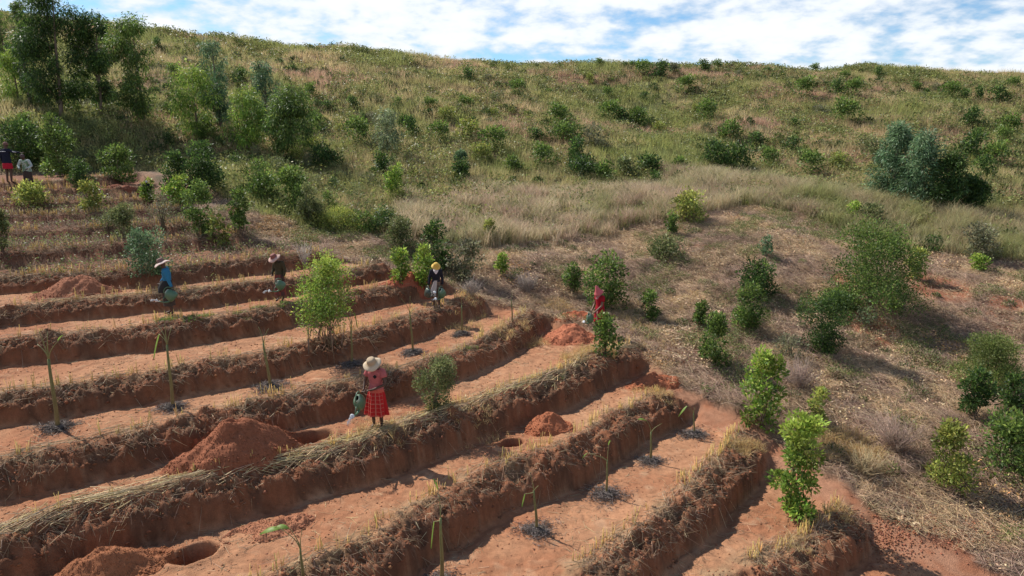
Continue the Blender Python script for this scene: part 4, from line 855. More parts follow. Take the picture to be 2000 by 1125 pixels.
# ---------------------------------------------------------------- banana saplings, each in a ring of dark mulch
M_BAN = mat_attr('banana_stem', .6, .3, noise=[(25., .8, 1.2)]); M_MULCH = mat_attr('dark_dry_mulch', .9, .1)
def banana(px, py, top, lv, label, ring=56, leaves=(), mulch=True, mlabel=None, stemw=1.0, kind='cut'):
    stemw *= .9
    p = unp_z(px, py, lv); p[2] = H1(p[0], p[1]); h = ztop(p[1], top) - p[2]; dep = p[1] * cP - p[2] * sP
    root = tag(empty('banana_plant', p), label, 'banana plant'); g = Geo(); lx = random.gauss(0, .03)
    hs = h * .72; t = np.linspace(0, 1, 10); r = (.046 * (1 - t) + .024 * t) * stemw * min(1, h / 1.1) ** .5; r[0] *= 1.25
    P = np.stack([lx * t * h + .012 * np.sin(t * 5), .01 * np.cos(t * 4), t * hs - .04], 1)
    c = mixc(np.tile([.19, .125, .05], (10, 1)), np.tile([.135, .16, .06], (10, 1)), t); 
    V0 = g.n; g.tube(P, r, [.2, .18, .07], 9); cc = g.Cc[-1]; cc[:90] = np.repeat(c, 9, 0) * (1 + .12 * RS.normal(size=(90, 1))); 
    link('stem', g.mesh('stem', True), M_BAN, root)
    for (dx, dz, bend, rolled) in leaves:
        gl = Geo(); b = P[-1] - [0, 0, .04]; e = b + np.array([dx * h, random.uniform(-.05, .05) * h, dz * h]); tt = np.linspace(0, 1, 6)
        Q_ = b[None] * (1 - tt[:, None]) + e[None] * tt[:, None]; Q_[:, 0] -= (dx * h * .35) * np.sin(tt * np.pi) * .6
        gl.tube(Q_, .014 * stemw * (1 - .6 * tt), [.20, .20, .08], 6); link('leaf_stalk', gl.mesh('leaf_stalk', True), M_BAN, root)
        if rolled:
            lf = Geo(); L = .24 * h * rolled; d = unit(np.array([[dx + .15 * np.sign(dx + .01), 0, bend]]))[0]; sd = np.array([0, 1, 0.3]); ts = np.linspace(0, 1, 6); wd_ = np.sin(np.pi * (ts * .9 + .08)) * .036 * rolled
            mid = e + d * (ts * L)[:, None] + np.array([0, 0, -1]) * (ts ** 2 * L * .5)[:, None]; nn = np.cross(d, sd); V = np.vstack([mid + sd * wd_[:, None] + nn * .02, mid, mid - sd * wd_[:, None] + nn * .02])
            F = [[i, i + 1, i + 7, i + 6] for i in range(5)] + [[i + 6, i + 7, i + 13, i + 12] for i in range(5)]
            lf.add(V, jit([.20, .30, .06], 18, .1), Q=np.array(F)); link('leaf', lf.mesh('leaf'), M_LEAF, root)
    if mulch:
        rad = ring * dep / FPX * .5; n = 1500; a = RS.uniform(0, 6.3, n); rr_ = rad * np.abs(RS.normal(size=n)) * .50 * (1 + .25 * np.sin(a * 3 + px) + .15 * np.sin(a * 5 + 2 * px)); x, y = p[0] + rr_ * np.cos(a), p[1] + rr_ * np.sin(a) * .95
        z = H(x, y) + .11 * RS.uniform(0, 1, n) * np.exp(-(rr_ / rad) ** 2); D = rdir(n); D[:, 2] = RS.normal(size=n) * .25; D = unit(D); L = RS.uniform(.04, .16, n)[:, None]
        gm = Geo(); A = np.stack([x, y, z], 1) - p; gm.sticks(A - D * L * .5, A + D * L * .5, RS.uniform(.005, .011, n), jit(mixc(np.tile([.09, .075, .07], (n, 1)), np.tile([.30, .25, .22], (n, 1)), RS.uniform(0, 1, n) ** 2), n, .2, .03))
        o = link('mulch_ring', gm.mesh('mulch_ring'), M_MULCH); o.location = tuple(p); tag(o, mlabel, 'mulch', 'mulch rings around the banana plants')
Vst = [(-.05, .30, 0, 0), (.02, .30, 0, 0)]
banana(112, 836, 640, LV[5], 'thick upright banana stem with cut leaf stalks, leftmost on its terrace', 80, [(-.03, .29, 0, 0), (.03, .28, 0, 0), (.13, .20, .5, .5), (-.11, .15, -.4, 0)], mlabel='grey mulch around the thick leftmost banana stem', stemw=1.15)
banana(337, 797, 618, LV[5], 'banana stem with forked cut stalks and one yellow leaf, second from left on its terrace', 66, [(-.13, .27, 0, 0), (.02, .33, 0, 0), (-.10, .12, -.5, .8), (.05, .2, -.2, 0)], mlabel='grey mulch under the banana stem with the yellow leaf')
banana(528, 757, 632, LV[5], 'banana stem with two short raised stalks, left of the person in the pink shirt', 86, [(-.07, .27, 0, 0), (.09, .25, 0, 0)], mlabel='wide dark mulch patch left of the person in the pink shirt')
banana(686, 712, 598, LV[5], 'slender green banana stem just behind the person in the pink shirt', 70, [(-.14, .28, .3, .4), (.05, .22, -.9, .7), (-.02, .3, 0, 0)], mlabel='dark mulch at the slender stem behind the pink shirt', stemw=.8)
banana(806, 690, 574, LV[5], 'banana stem with a V of bare stalks below the person in the yellow hat', 54, [(-.13, .26, 0, 0), (.02, .3, 0, 0), (.12, .10, -.4, 0)], mlabel='small round grey mulch ring below the person in the yellow hat', stemw=.8)
banana(901, 654, 570, LV[5], 'plain topped banana stem right below the feet of the yellow-hatted person', 40, [(.0, .27, 0, 0)], mlabel='small dark mulch at the plain topped banana stem', stemw=.8)
banana(1000, 640, 565, LV[5] - .1, 'thin green banana stem near the straw-covered terrace end', 40, [(-.3, .10, -.1, .3), (.03, .27, 0, 0)], mulch=False, stemw=.65)
banana(1355, 850, 785, LV[2], 'small banana plant with a ragged green leaf at the terrace end by the path', 66, [(-.22, .27, -.3, 1.2), (.03, .2, 0, 0)], mlabel='dark mulch ring nearest the path', stemw=.7)
banana(1270, 902, 815, LV[2], 'yellowish banana stem with a curled green leaf and one bent stalk', 62, [(-.10, .28, .2, 1.0), (.22, .22, 0, 0)], mlabel='round dark mulch ring, second nearest the path', stemw=.8)
banana(1183, 966, 866, LV[2], 'slim banana plant with a drooping stalk to the left, third from the path', 92, [(.02, .3, .6, .7), (-.36, .16, -.3, .4), (-.1, .1, -.6, 0)], mlabel='broad dark mulch ring, third from the path', stemw=.7)
banana(1048, 1038, 920, LV[2], 'banana plant with one small lime leaf low on the left, fourth from the path', 94, [(-.06, .31, 0, 0), (-.14, -.02, -.9, .6), (.07, .1, -.4, 0)], mlabel='broad pale grey mulch ring, fourth from the path', stemw=.85)
banana(862, 1140, 955, LV[2], 'tall banana stem with a green rolled tip and a yellow hanging leaf, bottom centre', 90, [(-.02, .3, .9, .9), (-.07, -.02, -1.2, .8)], mlabel='pale mulch at the bottom edge of the view', stemw=1.0)
banana(590, 1125, 1038, LV[3], 'young banana sapling with two curling bright leaves at the bottom edge', 40, [(-.35, .42, .1, 1.6), (-.16, .46, .2, 1.3), (.06, .42, 0, 0), (.0, .2, 0, 0)], mulch=False, stemw=.8)
# ---------------------------------------------------------------- soil piles
def pile(px, py, lv, rx, ry, h, ang, col, label, n=2600, seed=0):
    p = unp_z(px, py, lv); zb = H1(p[0], p[1]); m = 64; k = 90
    R_, A_ = np.meshgrid(np.linspace(0, 1, m), np.linspace(0, 2 * math.pi, k, endpoint=False), indexing='ij')
    lx, ly = R_ * rx * np.cos(A_), R_ * ry * np.sin(A_); ed = 1 + .16 * fbm(np.cos(A_) * 1.3 + seed, np.sin(A_) * 1.3, 401); lx *= ed; ly *= ed
    ca, sa = math.cos(ang), math.sin(ang); x = p[0] + lx * ca - ly * sa; y = p[1] + lx * sa + ly * ca
    s = 1 - R_ + .05 * fbm(x * 1.6, y * 1.6, 405 + seed); hh = h * (np.clip(s, 0, 2) ** 1.12) * (1 - .25 * np.exp(-(R_ / .12) ** 2))
    hh += (.06 * fbm(x / .15, y / .15, 411, 4) + .13 * fbm(x / .45, y / .45, 417, 3)) * sstep(0, .25, 1 - R_)
    gnd = H(x.ravel(), y.ravel()).reshape(x.shape); gs_ = gnd * R_ ** 1.5 + (np.minimum(zb, gnd) * (1 - R_ ** 1.5)); Z = gs_ + hh - .03 * (R_ > .97)
    V = np.stack([x, y, Z], -1).reshape(-1, 3) - p; id_ = np.arange(m * k).reshape(m, k); Q_ = np.stack([id_[:-1], id_[1:], np.roll(id_, -1, 1)[1:], np.roll(id_, -1, 1)[:-1]], -1).reshape(-1, 4)
    g = Geo(); f = fbm(x.ravel() / .3, y.ravel() / .3, 421)[:, None]; g.add(V, np.tile(col, (len(V), 1)) * (1 + .16 * f), Q=Q_)
    a = RS.uniform(0, 6.3, n); r_ = np.sqrt(RS.uniform(0, 1.15, n)); i_ = np.clip((np.minimum(r_, .99) * (m - 1)).astype(int), 0, m - 1); j_ = ((a / (2 * math.pi) * k).astype(int)) % k
    cp = np.stack([x[i_, j_], y[i_, j_], Z[i_, j_]], 1) - p; out = r_ > .95; cp[out, :2] *= (r_[out, None] ** 1.2)
    clod_geo(g, cp, RS.uniform(.004, .018, n) * (1 + .8 * (r_ > .75) * RS.uniform(0, 1, n) ** 3 * 2), jit(np.array(col) * .92, n, .14, .03))
    o = link('soil_pile', g.mesh('soil_pile', False), M_SOIL); o.location = tuple(p); return tag(o, label, 'soil pile', 'piles of dug soil on the terraces')
RED = [.36, .125, .062]; RO = [.42, .15, .08]; BR = [.31, .13, .072]
pile(462, 893, LV[4], 1.5, .85, .98, .62, [.27, .10, .052], 'large dark red soil pile left of the person in the pink shirt', 4200, 1)
pile(1072, 838, LV[3] - .02, .68, .52, .55, .5, [.35, .125, .062], 'neat conical soil pile beside the small round pit', 1800, 2)
pile(1110, 660, LV[4], 1.0, .9, .52, .8, RO, 'bright orange soil pile at the feet of the person in red', 3000, 3)
pile(1125, 634, LV[4] - .05, 1.0, .55, .36, .2, [.38, .12, .06], 'low bright red soil heap just behind the orange pile by the person in red', 1800, 4)
pile(1278, 752, LV[3] - .02, .95, .5, .36, .35, RED, 'flat red soil pile at the upper end of its terrace near the path bend', 2200, 5)
pile(158, 628, LV[6] + .1, 1.25, .8, .72, .25, [.30, .125, .07], 'broad brown soil pile left of the person in the blue top', 2600, 6)
pile(205, 1118, LV[3], 1.15, .6, .5, .5, [.29, .115, .055], 'brown soil pile cut by the bottom edge, left of the large pit', 2600, 7)
pile(520, 1035, LV[3], .9, .42, .13, .55, [.36, .155, .085], 'low flattened soil heap right of the large pit', 2000, 8)
pile(800, 566, LV[7] - .25, 1.15, .5, .42, .35, [.37, .11, .06], 'red soil pile behind the lime sapling, left of the yellow hat', 2200, 9)
pile(462, 466, LV[9], .75, .4, .30, .2, [.30, .10, .055], 'small red soil pile among bushes at the right end of the upper terraces', 1200, 10)
pile(240, 398, LV[12], .9, .4, .25, .1, [.26, .10, .06], 'red soil pile on the upper left terraces', 1200, 11)
pile(345, 392, LV[12] - .1, .5, .35, .3, .1, [.27, .10, .06], 'small red soil pile behind the brownish twiggy shrub', 900, 12)
# ---------------------------------------------------------------- people
M_SKIN = mat_attr('skin', .55, .35); M_CLOTH = mat_attr('cloth', .9, .1, noise=[(40., .88, 1.12)], bump=(90., .35, .01)); M_STRAWHAT = mat_attr('woven_hat', .8, .2, noise=[(80., .85, 1.1)])
M_CAN = mat_attr('green_plastic', .4, .45); M_WHITE = mat_attr('white_plastic', .4, .4)
JD = dict(pel=(0, 0, .86), spi=(0, .005, 1.0), che=(0, .0, 1.17), nb=(0, 0, 1.32), nt=(0, -.02, 1.39), hd=(0, -.035, 1.465), cr=(0, -.025, 1.55),
          sL=(.145, 0, 1.285), eL=(.20, .03, 1.03), wL=(.215, -.03, .81), hL=(.215, -.045, .745), sR=(-.145, 0, 1.285), eR=(-.20, .03, 1.03), wR=(-.215, -.03, .81), hR=(-.215, -.045, .745),
          qL=(.085, 0, .82), kL=(.09, -.025, .46), aL=(.09, .02, .085), bL=(.10, -.08, .03), tL=(.105, -.145, .022), qR=(-.085, 0, .82), kR=(-.09, -.025, .46), aR=(-.09, .02, .085), bR=(-.10, -.08, .03), tR=(-.105, -.145, .022))
JR = dict(pel=(.125, .095), spi=(.105, .08), che=(.13, .09), nb=(.06, .055), nt=(.045, .047), hd=(.075, .088), cr=(.052, .06), s=(.052, .052), e=(.036, .036), w=(.024, .022), h=(.034, .016), q=(.088, .088), k=(.052, .055), a=(.032, .036), b=(.038, .024), t=(.028, .016))
JE = [('pel', 'spi'), ('spi', 'che'), ('che', 'nb'), ('nb', 'nt'), ('nt', 'hd'), ('hd', 'cr')] + [(a + s if a not in ('nb', 'pel') else a, b + s) for s in 'LR' for a, b in (('nb', 's'), ('s', 'e'), ('e', 'w'), ('w', 'h'), ('pel', 'q'), ('q', 'k'), ('k', 'a'), ('a', 'b'), ('b', 't'))]
def skin_mesh(name, verts, edges, radii, roots, sub=1):
    me = bpy.data.meshes.new(name); me.from_pydata([tuple(map(float, v)) for v in verts], edges, []); me.update()
    o = bpy.data.objects.new(name + '_draft', me); C.objects.link(o)
    sk = o.modifiers.new('skin', 'SKIN'); sk.use_smooth_shade = True; sk.branch_smoothing = .6
    if not me.skin_vertices: me.skin_vertices.new() if hasattr(me.skin_vertices, 'new') else None
    for i, r in enumerate(radii):
        d = me.skin_vertices[0].data[i]; d.radius = r; d.use_root = i in roots
    ss = o.modifiers.new('sub', 'SUBSURF'); ss.levels = sub; ss.render_levels = sub
    dg = bpy.context.evaluated_depsgraph_get(); dg.update(); out = bpy.data.meshes.new_from_object(o.evaluated_get(dg)); out.name = name
    bpy.data.objects.remove(o); return out
def body(J, skin, parent):
    names = list(JD); V = [J[n] for n in names]; E = [(names.index(a), names.index(b)) for a, b in JE]; R = []
    for n in names: R.append(JR.get(n) or JR[n[0]])
    roots = {0}
    def chain(pts, rs):
        b = len(V); V.extend(pts); R.extend([(r, r) for r in rs]); E.extend([(b + i, b + i + 1) for i in range(len(pts) - 1)]); roots.add(b)
    for s in 'LR':
        h = np.array(J['h' + s]); w = np.array(J['w' + s]); d = (h - w) / np.linalg.norm(h - w); sd = np.cross(d, [0, 0, 1.0] if abs(d[2]) < .8 else [0, 1.0, 0]); sd /= np.linalg.norm(sd); pn = np.cross(sd, d)
        for k, L in enumerate((.055, .066, .062, .048)):
            b = h + sd * (k - 1.5) * .018; p1 = b + d * (.03 + L * .35); p2 = p1 + (d * .7 + pn * .7) * L * .45; p3 = p2 + (d * .1 + pn) * L * .35
            chain([b, p1, p2, p3], [.010, .009, .0085, .007])
        b = h - d * .02 + sd * -.022; chain([b, b - sd * .022 + d * .02, b - sd * .03 + d * .045 + pn * .015], [.011, .010, .008])
    H_ = np.array(J['hd']); f = np.array(J.get('face', (0, -1, -.25))); f = f / np.linalg.norm(f); up = np.array([0, 0, 1.0]) - f * f[2]; up /= np.linalg.norm(up); rt = np.cross(f, up)
    chain([H_ + f * .06 + up * .01, H_ + f * .098 - up * .012, H_ + f * .088 - up * .024], [.012, .012, .011])
    for s in (-1, 1): chain([H_ + rt * s * .062 + up * .012, H_ + rt * s * .082 + up * .004 - f * .01], [.012, .014])
    me = skin_mesh('body', V, E, R, roots)
    a = me.color_attributes.new('Col', 'FLOAT_COLOR', 'POINT'); c = np.ones((len(me.vertices), 4), np.float32); c[:, :3] = skin; a.data.foreach_set('color', c.ravel())
    link('body', me, M_SKIN, parent)
    for s in (-1, 1):
        g = Geo(); g.tube([H_ + f * .070 + rt * s * .03 + up * .012, H_ + f * .087 + rt * s * .03 + up * .012], [.011, .006], [.05, .035, .03], 8); link('eye', g.mesh('eye', True), M_SKIN, parent)
    g = Geo(); g.tube([H_ + f * .080 - rt * .022 - up * .045, H_ + f * .088 - up * .047, H_ + f * .080 + rt * .022 - up * .045], [.006, .009, .006], [.12, .035, .03], 6); link('mouth', g.mesh('mouth', True), M_SKIN, parent)
    return H_, f, up, rt
def loft(rings, colf, k=36, folds=(0, 0), close=False, wob=.0):
    """rings of (centre, rx, ry); folds = (count, strength growing along the loft)"""
    g = Geo(); n = len(rings); ang = np.linspace(0, 2 * math.pi, k, endpoint=False); V = np.zeros((n, k, 3)); ph = random.uniform(0, 6)
    for i, (c, rx, ry) in enumerate(rings):
        t = i / max(n - 1, 1); rm = 1 + folds[1] * t * (np.sin(folds[0] * ang + ph) * .6 + np.sin((folds[0] * 2 + 1) * ang + 2 * ph) * .4) + wob * RS.normal(size=k) * .3
        V[i, :, 0] = c[0] + rx * np.cos(ang) * rm; V[i, :, 1] = c[1] + ry * np.sin(ang) * rm; V[i, :, 2] = c[2] + (RS.normal(size=k) * wob * .1 if i == n - 1 else 0)
    V = V.reshape(-1, 3); Q = [[i * k + j, (i + 1) * k + j, (i + 1) * k + (j + 1) % k, i * k + (j + 1) % k] for i in range(n - 1) for j in range(k)]
    A = np.tile(ang, n); g.add(V, colf(V, A), Q=np.array(Q)); return g
def dens_rings(rings, m=3):
    o = []
    for (a, b) in zip(rings[:-1], rings[1:]):
        for q in range(m):
            t = q / m; o.append((tuple(np.array(a[0]) * (1 - t) + np.array(b[0]) * t), a[1] * (1 - t) + b[1] * t, a[2] * (1 - t) + b[2] * t))
    o.append(rings[-1]); return o
def flat(c, v=.06): return lambda V, A: np.tile(c, (len(V), 1)) * (1 + v * np.sin(V[:, 2:3] * 60 + A[:, None] * 5))
def limb_cloth(name, pts, rad, col, parent, k=12):
    g = Geo(); P = []
    pts = np.array(pts, float); t = np.linspace(0, len(pts) - 1, 3 * (len(pts) - 1) + 1); Pn = np.stack([np.interp(t, range(len(pts)), pts[:, a]) for a in range(3)], 1); Rr = np.interp(t, range(len(pts)), rad)
    g.tube(Pn, Rr * (1 + .03 * RS.normal(size=len(Rr))), col, k); return link(name, g.mesh(name, True), M_CLOTH, parent)
def hat(parent, H_, f, up, crown_c, brim_c, style='brim', R=.20, band=None):
    """lathe turned about the head's up axis"""
    if style == 'brim': prof = [(.001, .135), (.05, .138), (.078, .125), (.090, .095), (.096, .05), (.100, .035), (.14, .024), (R * .9, -.004), (R, -.018), (R * .99, -.026), (.14, .014), (.097, .022)]
    elif style == 'bucket': prof = [(.001, .125), (.045, .122), (.078, .10), (.095, .06), (.105, .03), (.14, .005), (R * .85, -.02), (R * .84, -.028), (.12, .0), (.10, .02)]
    elif style == 'cone': prof = [(.001, .20), (.02, .185), (.045, .13), (.075, .06), (.10, .0), (.13, -.05), (.15, -.085), (.145, -.09), (.10, -.01), (.09, .03)]
    elif style == 'beanie': prof = [(.001, .115), (.04, .108), (.07, .08), (.088, .03), (.088, 0.0), (.08, -.01)]
    k = 32; A = np.linspace(0, 2 * math.pi, k, endpoint=False); rt = np.cross(f, up); base = H_ + up * .035
    V = []; col = []
    for i, (r, z) in enumerate(prof):
        wv = (.018 * np.sin(2 * A + .7) + .008 * np.sin(5 * A)) * (r / .2) ** 2 if style != 'beanie' else 0 * A
        V.append(base + rt * (r * np.cos(A))[:, None] + f * (r * 1.06 * np.sin(A))[:, None] + up * (z + wv)[:, None]); inb = band is not None and .095 > z > .03 and r < .11
        col.append(np.tile(band if inb else (brim_c if (r > .105) else crown_c), (k, 1)))
    V = np.vstack(V); n = len(prof); Q = [[i * k + j, (i + 1) * k + j, (i + 1) * k + (j + 1) % k, i * k + (j + 1) % k] for i in range(n - 1) for j in range(k)]
    g = Geo(); g.add(V, np.vstack(col), Q=np.array(Q)); o = link('hat', g.mesh('hat', True), M_STRAWHAT, parent); return o
def person(px, base, top, rz, label, J=None, skin=(.085, .045, .03), hatl=.12):
    p = hit(px, base); h = ztop(p[1], top) - p[2]; s = h / (1.55 + hatl)
    root = tag(empty('person', p, rz), label, 'person'); root.scale = (s, s, s); JJ = dict(JD); JJ['face'] = (0, -1, -.25); JJ.update(J or {})
    hf = body(JJ, skin, root); return root, JJ, hf
def torso(root, J, col, name='shirt', z0=.84, sleeve=.5, long=False, neck=.055, colf=None, wide=1.0):
    c0 = np.array(J['pel']); c2 = np.array(J['che']); nb = np.array(J['nb']); sp = np.array(J['spi'])
    low = c0 + (0, 0, z0 - .86)
    rings = dens_rings([(low, .155 * wide, .125 * wide), (sp, .130 * wide, .105 * wide), ((sp + c2) / 2, .148, .115), (c2, .165, .12), (c2 + (nb - c2) * .6, .17, .10), (c2 + (nb - c2) * .92, .115, .08), (nb + (0, 0, .022), neck + .01, neck + .008)], 3)
    g = loft(rings, colf or flat(col), 36, (5, .02)); link(name, g.mesh(name, True), M_CLOTH, root)
    for s in 'LR':
        S, E_, W_ = [np.array(J[a + s]) for a in 'sew']; ins = S + (nb - S) * .35 - (0, 0, .02)
        if long: limb_cloth('sleeve', [ins, S, S * .5 + E_ * .5, E_, W_ * .6 + E_ * .4, W_], [.072, .070, .060, .050, .043, .038], col, root)
        else: limb_cloth('sleeve', [ins, S, S * (1 - sleeve) + E_ * sleeve], [.072, .074, .078], col, root)
def skirt(root, J, colf, z1=.40, w1=.24, folds=(7, .10), z0=.99, d1=None, name='skirt', shift=(0, 0), m=3, k=48):
    c = np.array(J['pel']); sp = np.array(J['spi']); n = 9; R = []
    for i in range(n):
        t = i / (n - 1); z = z0 + (z1 - z0) * t; rx = .135 + (.175 - .135) * min(t * 3, 1) + (w1 - .175) * max(0, (t - .2) / .8); ry = (.11 + .035 * min(t * 3, 1) + ((d1 or w1 * .8) - .145) * max(0, (t - .2) / .8))
        cx = sp[0] * (1 - t) + c[0] * t + shift[0] * t; cy = sp[1] * (1 - t) + c[1] * t + shift[1] * t; R.append(((cx, cy, z), rx, ry))
    g = loft(dens_rings(R, m), colf, k, folds, wob=.02); return link(name, g.mesh(name, True), M_CLOTH, root)
def band_ring(root, c, rx, ry, w, col, name):
    g = loft([((c[0], c[1], c[2] + w), rx * .98, ry * .98), (c, rx * 1.04, ry * 1.04), ((c[0], c[1], c[2] - w), rx * .98, ry * .98)], flat(col), 30); return link(name, g.mesh(name, True), M_CLOTH, root)
def watering_can(loc, rot, label, s=1.0, col=(.075, .15, .085), water=None):
    """rot = euler of the can: upright with its spout towards -Y when zero"""
    root = tag(empty('watering_can', loc), label, 'watering can', 'green watering cans'); root.rotation_euler = rot; root.scale = (s, s, s)
    k = 32; A = np.linspace(0, 2 * math.pi, k, endpoint=False); prof = [(.001, 0, 0), (.085, .0, 0), (.112, .02, 0), (.122, .08, 0), (.118, .16, 0), (.105, .22, 0), (.080, .262, .01), (.056, .285, .02), (.050, .300, .02), (.044, .30, .02), (.046, .27, .02), (.09, .21, 0), (.10, .05, 0), (.001, .02, 0)]
    V = []; 
    for r, z, oy in prof: V.append(np.stack([r * np.cos(A) * .86, r * np.sin(A) * 1.25 + oy, np.full(k, z)], 1))
    V = np.vstack(V); n = len(prof); Q = np.array([[i * k + j, i * k + (j + 1) % k, (i + 1) * k + (j + 1) % k, (i + 1) * k + j] for i in range(n - 1) for j in range(k)])
    colv = np.tile(col, (len(V), 1)); colv[7 * k:10 * k] = [.30, .36, .27]; colv[10 * k:] = [.02, .03, .02]
    g = Geo(); g.add(V, colv, Q=Q); link('can_body', g.mesh('can_body', True), M_CAN, root)
    g = Geo(); t = np.linspace(0, 1, 8)[:, None]; sp = (1 - t) ** 2 * np.array([0, -.13, .06]) + 2 * t * (1 - t) * np.array([0, -.24, .07]) + t ** 2 * np.array([0, -.33, .28]); g.tube(sp, .030 * (1 - .55 * t[:, 0]), col, 12); g.tube([[0, -.10, .235], [0, -.29, .215]], .010, col, 6); link('spout', g.mesh('spout', True), M_CAN, root)
    g = Geo(); d = np.array([0, -.37, .93]); e = sp[-1]; g.tube([e - d * .02, e + d * .012, e + d * .05, e + d * .062, e + d * .064], [.016, .018, .046, .047, .030], [.62, .63, .64], 16); link('rose', g.mesh('rose', True), M_WHITE, root)
    g = Geo(); a = np.linspace(-.3, math.pi * .86, 14); g.tube(np.stack([0 * a, .045 + .125 * np.cos(a), .235 + .125 * np.sin(a)], 1), .012, col, 8); link('handle', g.mesh('handle', True), M_CAN, root)
    if water:
        Rm = Matrix.LocRotScale(Vector(loc), Euler(rot), Vector((s, s, s))); tip = np.array(Rm @ Vector(e + d * .06)); dv = np.array(Rm.to_3x3() @ Vector(d)); dv /= np.linalg.norm(dv); n = 260
        v = dv * 1.3 + RS.normal(size=(n, 3)) * .14; tm = RS.uniform(0, 1, n) * water; P = tip + v * tm[:, None] - np.array([0, 0, 4.9]) * (tm ** 2)[:, None]; vv = v - np.array([0, 0, 9.8]) * tm[:, None]
        ok = P[:, 2] > H(P[:, 0], P[:, 1]) + .01; g = Geo(); g.sticks(P[ok], (P + vv * .018)[ok], .0035, jit([.6, .62, .66], ok.sum(), .1, .02)); tag(link('water_spray', g.mesh('water_spray'), M_WHITE), 'thin spray of water falling from a watering can rose', None, None, 'stuff')
    return root
def world_of(root, v):
    return np.array(Matrix.LocRotScale(root.location, root.rotation_euler, root.scale) @ Vector(v))
# front: pink shirt, red skirt, cream hat
def plaid(V, A):
    c = np.tile([.42, .022, .022], (len(V), 1)); top = V[:, 2] > .83; c[top] = [.55, .11, .075]; u = (A * .19 / .085) % 1; v = (V[:, 2] / .085) % 1
    ln = ((u < .14) | (v < .12)) & ~top & (A > 3.3) & (A < 5.9); c[ln] = c[ln] * .6 + np.array([.55, .35, .25]) * .4; return c
F1 = dict(eR=(-.24, -.02, 1.05), wR=(-.20, -.17, .92), hR=(-.185, -.225, .90), eL=(.245, -.06, 1.02), wL=(.02, -.23, .94), hL=(-.045, -.245, .93), che=(0, -.01, 1.17), nb=(-.005, -.035, 1.315), nt=(-.01, -.06, 1.375), hd=(-.015, -.09, 1.44), cr=(-.02, -.075, 1.525), face=(-.1, -1, -.55), bL=(.12, -.08, .03), tL=(.13, -.14, .022))
r1, J1, hf = person(738, 836, 689, math.radians(-14), 'person in a cream straw hat, pink t-shirt and red checked skirt, tilting a watering can', F1)
torso(r1, J1, [.42, .12, .115], z0=.90, wide=1.06); skirt(r1, J1, plaid, .33, .245, (7, .20), m=9, k=120); hat(r1, hf[0], hf[1], hf[2], [.42, .32, .21], [.54, .43, .30], 'brim', .19, band=[.42, .30, .18])
g = Geo(); g.tube([[.055, -.150, 1.20], [.055, -.158, 1.20]], [.045, .045], [.02, .02, .022], 4); link('dark_pocket', g.mesh('dark_pocket'), M_CLOTH, r1)
watering_can(world_of(r1, (-.215, -.27, .63)), (math.radians(52), 0, math.radians(-10)), 'green watering can tilted down by the person in the pink shirt', 1.12, water=.16)
# blue top
F2 = dict(eL=(.20, .06, 1.04), wL=(.215, .13, .83), hL=(.215, .15, .77), eR=(-.18, -.07, 1.05), wR=(-.10, -.17, .93), hR=(-.06, -.2, .90), nb=(0, -.02, 1.32), nt=(0, -.05, 1.38), hd=(0, -.075, 1.45), cr=(0, -.06, 1.54), face=(0, -1, -.4), kL=(.09, -.0, .46), aL=(.09, .10, .085), bL=(.10, .01, .03), tL=(.105, -.06, .022))
r2, J2, hf = person(333, 614, 500, math.radians(-72), 'person in a bright blue long-sleeved top, brown hat and dark wrapped skirt, facing left', F2)
torso(r2, J2, [.035, .17, .30], long=True, z0=.93); skirt(r2, J2, flat([.075, .055, .045], .12), .27, .19, (6, .07)); hat(r2, hf[0], hf[1], hf[2], [.20, .12, .10], [.62, .48, .42], 'brim', .20)
g = loft([((0, -.01, .99), .15, .125), ((0, -.02, .94), .17, .15), ((.0, -.06, .8), .185, .19), ((0, -.09, .66), .16, .17)], flat([.035, .035, .035]), 30, (5, .1)); link('tied_jacket', g.mesh('tied_jacket', True), M_CLOTH, r2)
watering_can(world_of(r2, (.235, .20, .50)), (math.radians(48), 0, math.radians(-80)), 'green watering can held low behind the person in the blue top', 1.05, water=.1)
# brown top
def pat(c1, c2, sc=14):
    return lambda V, A: np.where((fbm(V[:, 0] * sc + A, V[:, 2] * sc, 501) > .05)[:, None], np.array(c1), np.array(c2)) * np.ones((len(V), 1))
F3 = dict(eL=(.22, .04, 1.04), wL=(.215, -.03, .85), hL=(.21, -.05, .78), eR=(-.21, -.02, 1.05), wR=(-.17, -.13, .92), hR=(-.14, -.17, .88), nb=(-.01, -.05, 1.31), nt=(-.015, -.085, 1.36), hd=(-.02, -.125, 1.42), cr=(-.02, -.12, 1.505), face=(-.2, -1, -.6))
r3, J3, hf = person(549, 588, 489, math.radians(-25), 'person in a dark olive-brown top and patterned rust-red skirt with a reddish hat', F3)
torso(r3, J3, [.060, .050, .030], long=True, z0=.9, wide=1.08); skirt(r3, J3, pat([.20, .055, .045], [.10, .05, .05]), .22, .20, (6, .05)); hat(r3, hf[0], hf[1], hf[2], [.24, .09, .075], [.55, .36, .30], 'brim', .20)
watering_can(world_of(r3, (.245, -.10, .50)), (math.radians(50), 0, math.radians(-50)), 'green watering can beside the rust-red skirt, partly behind a leafy twig', .95, water=.12)
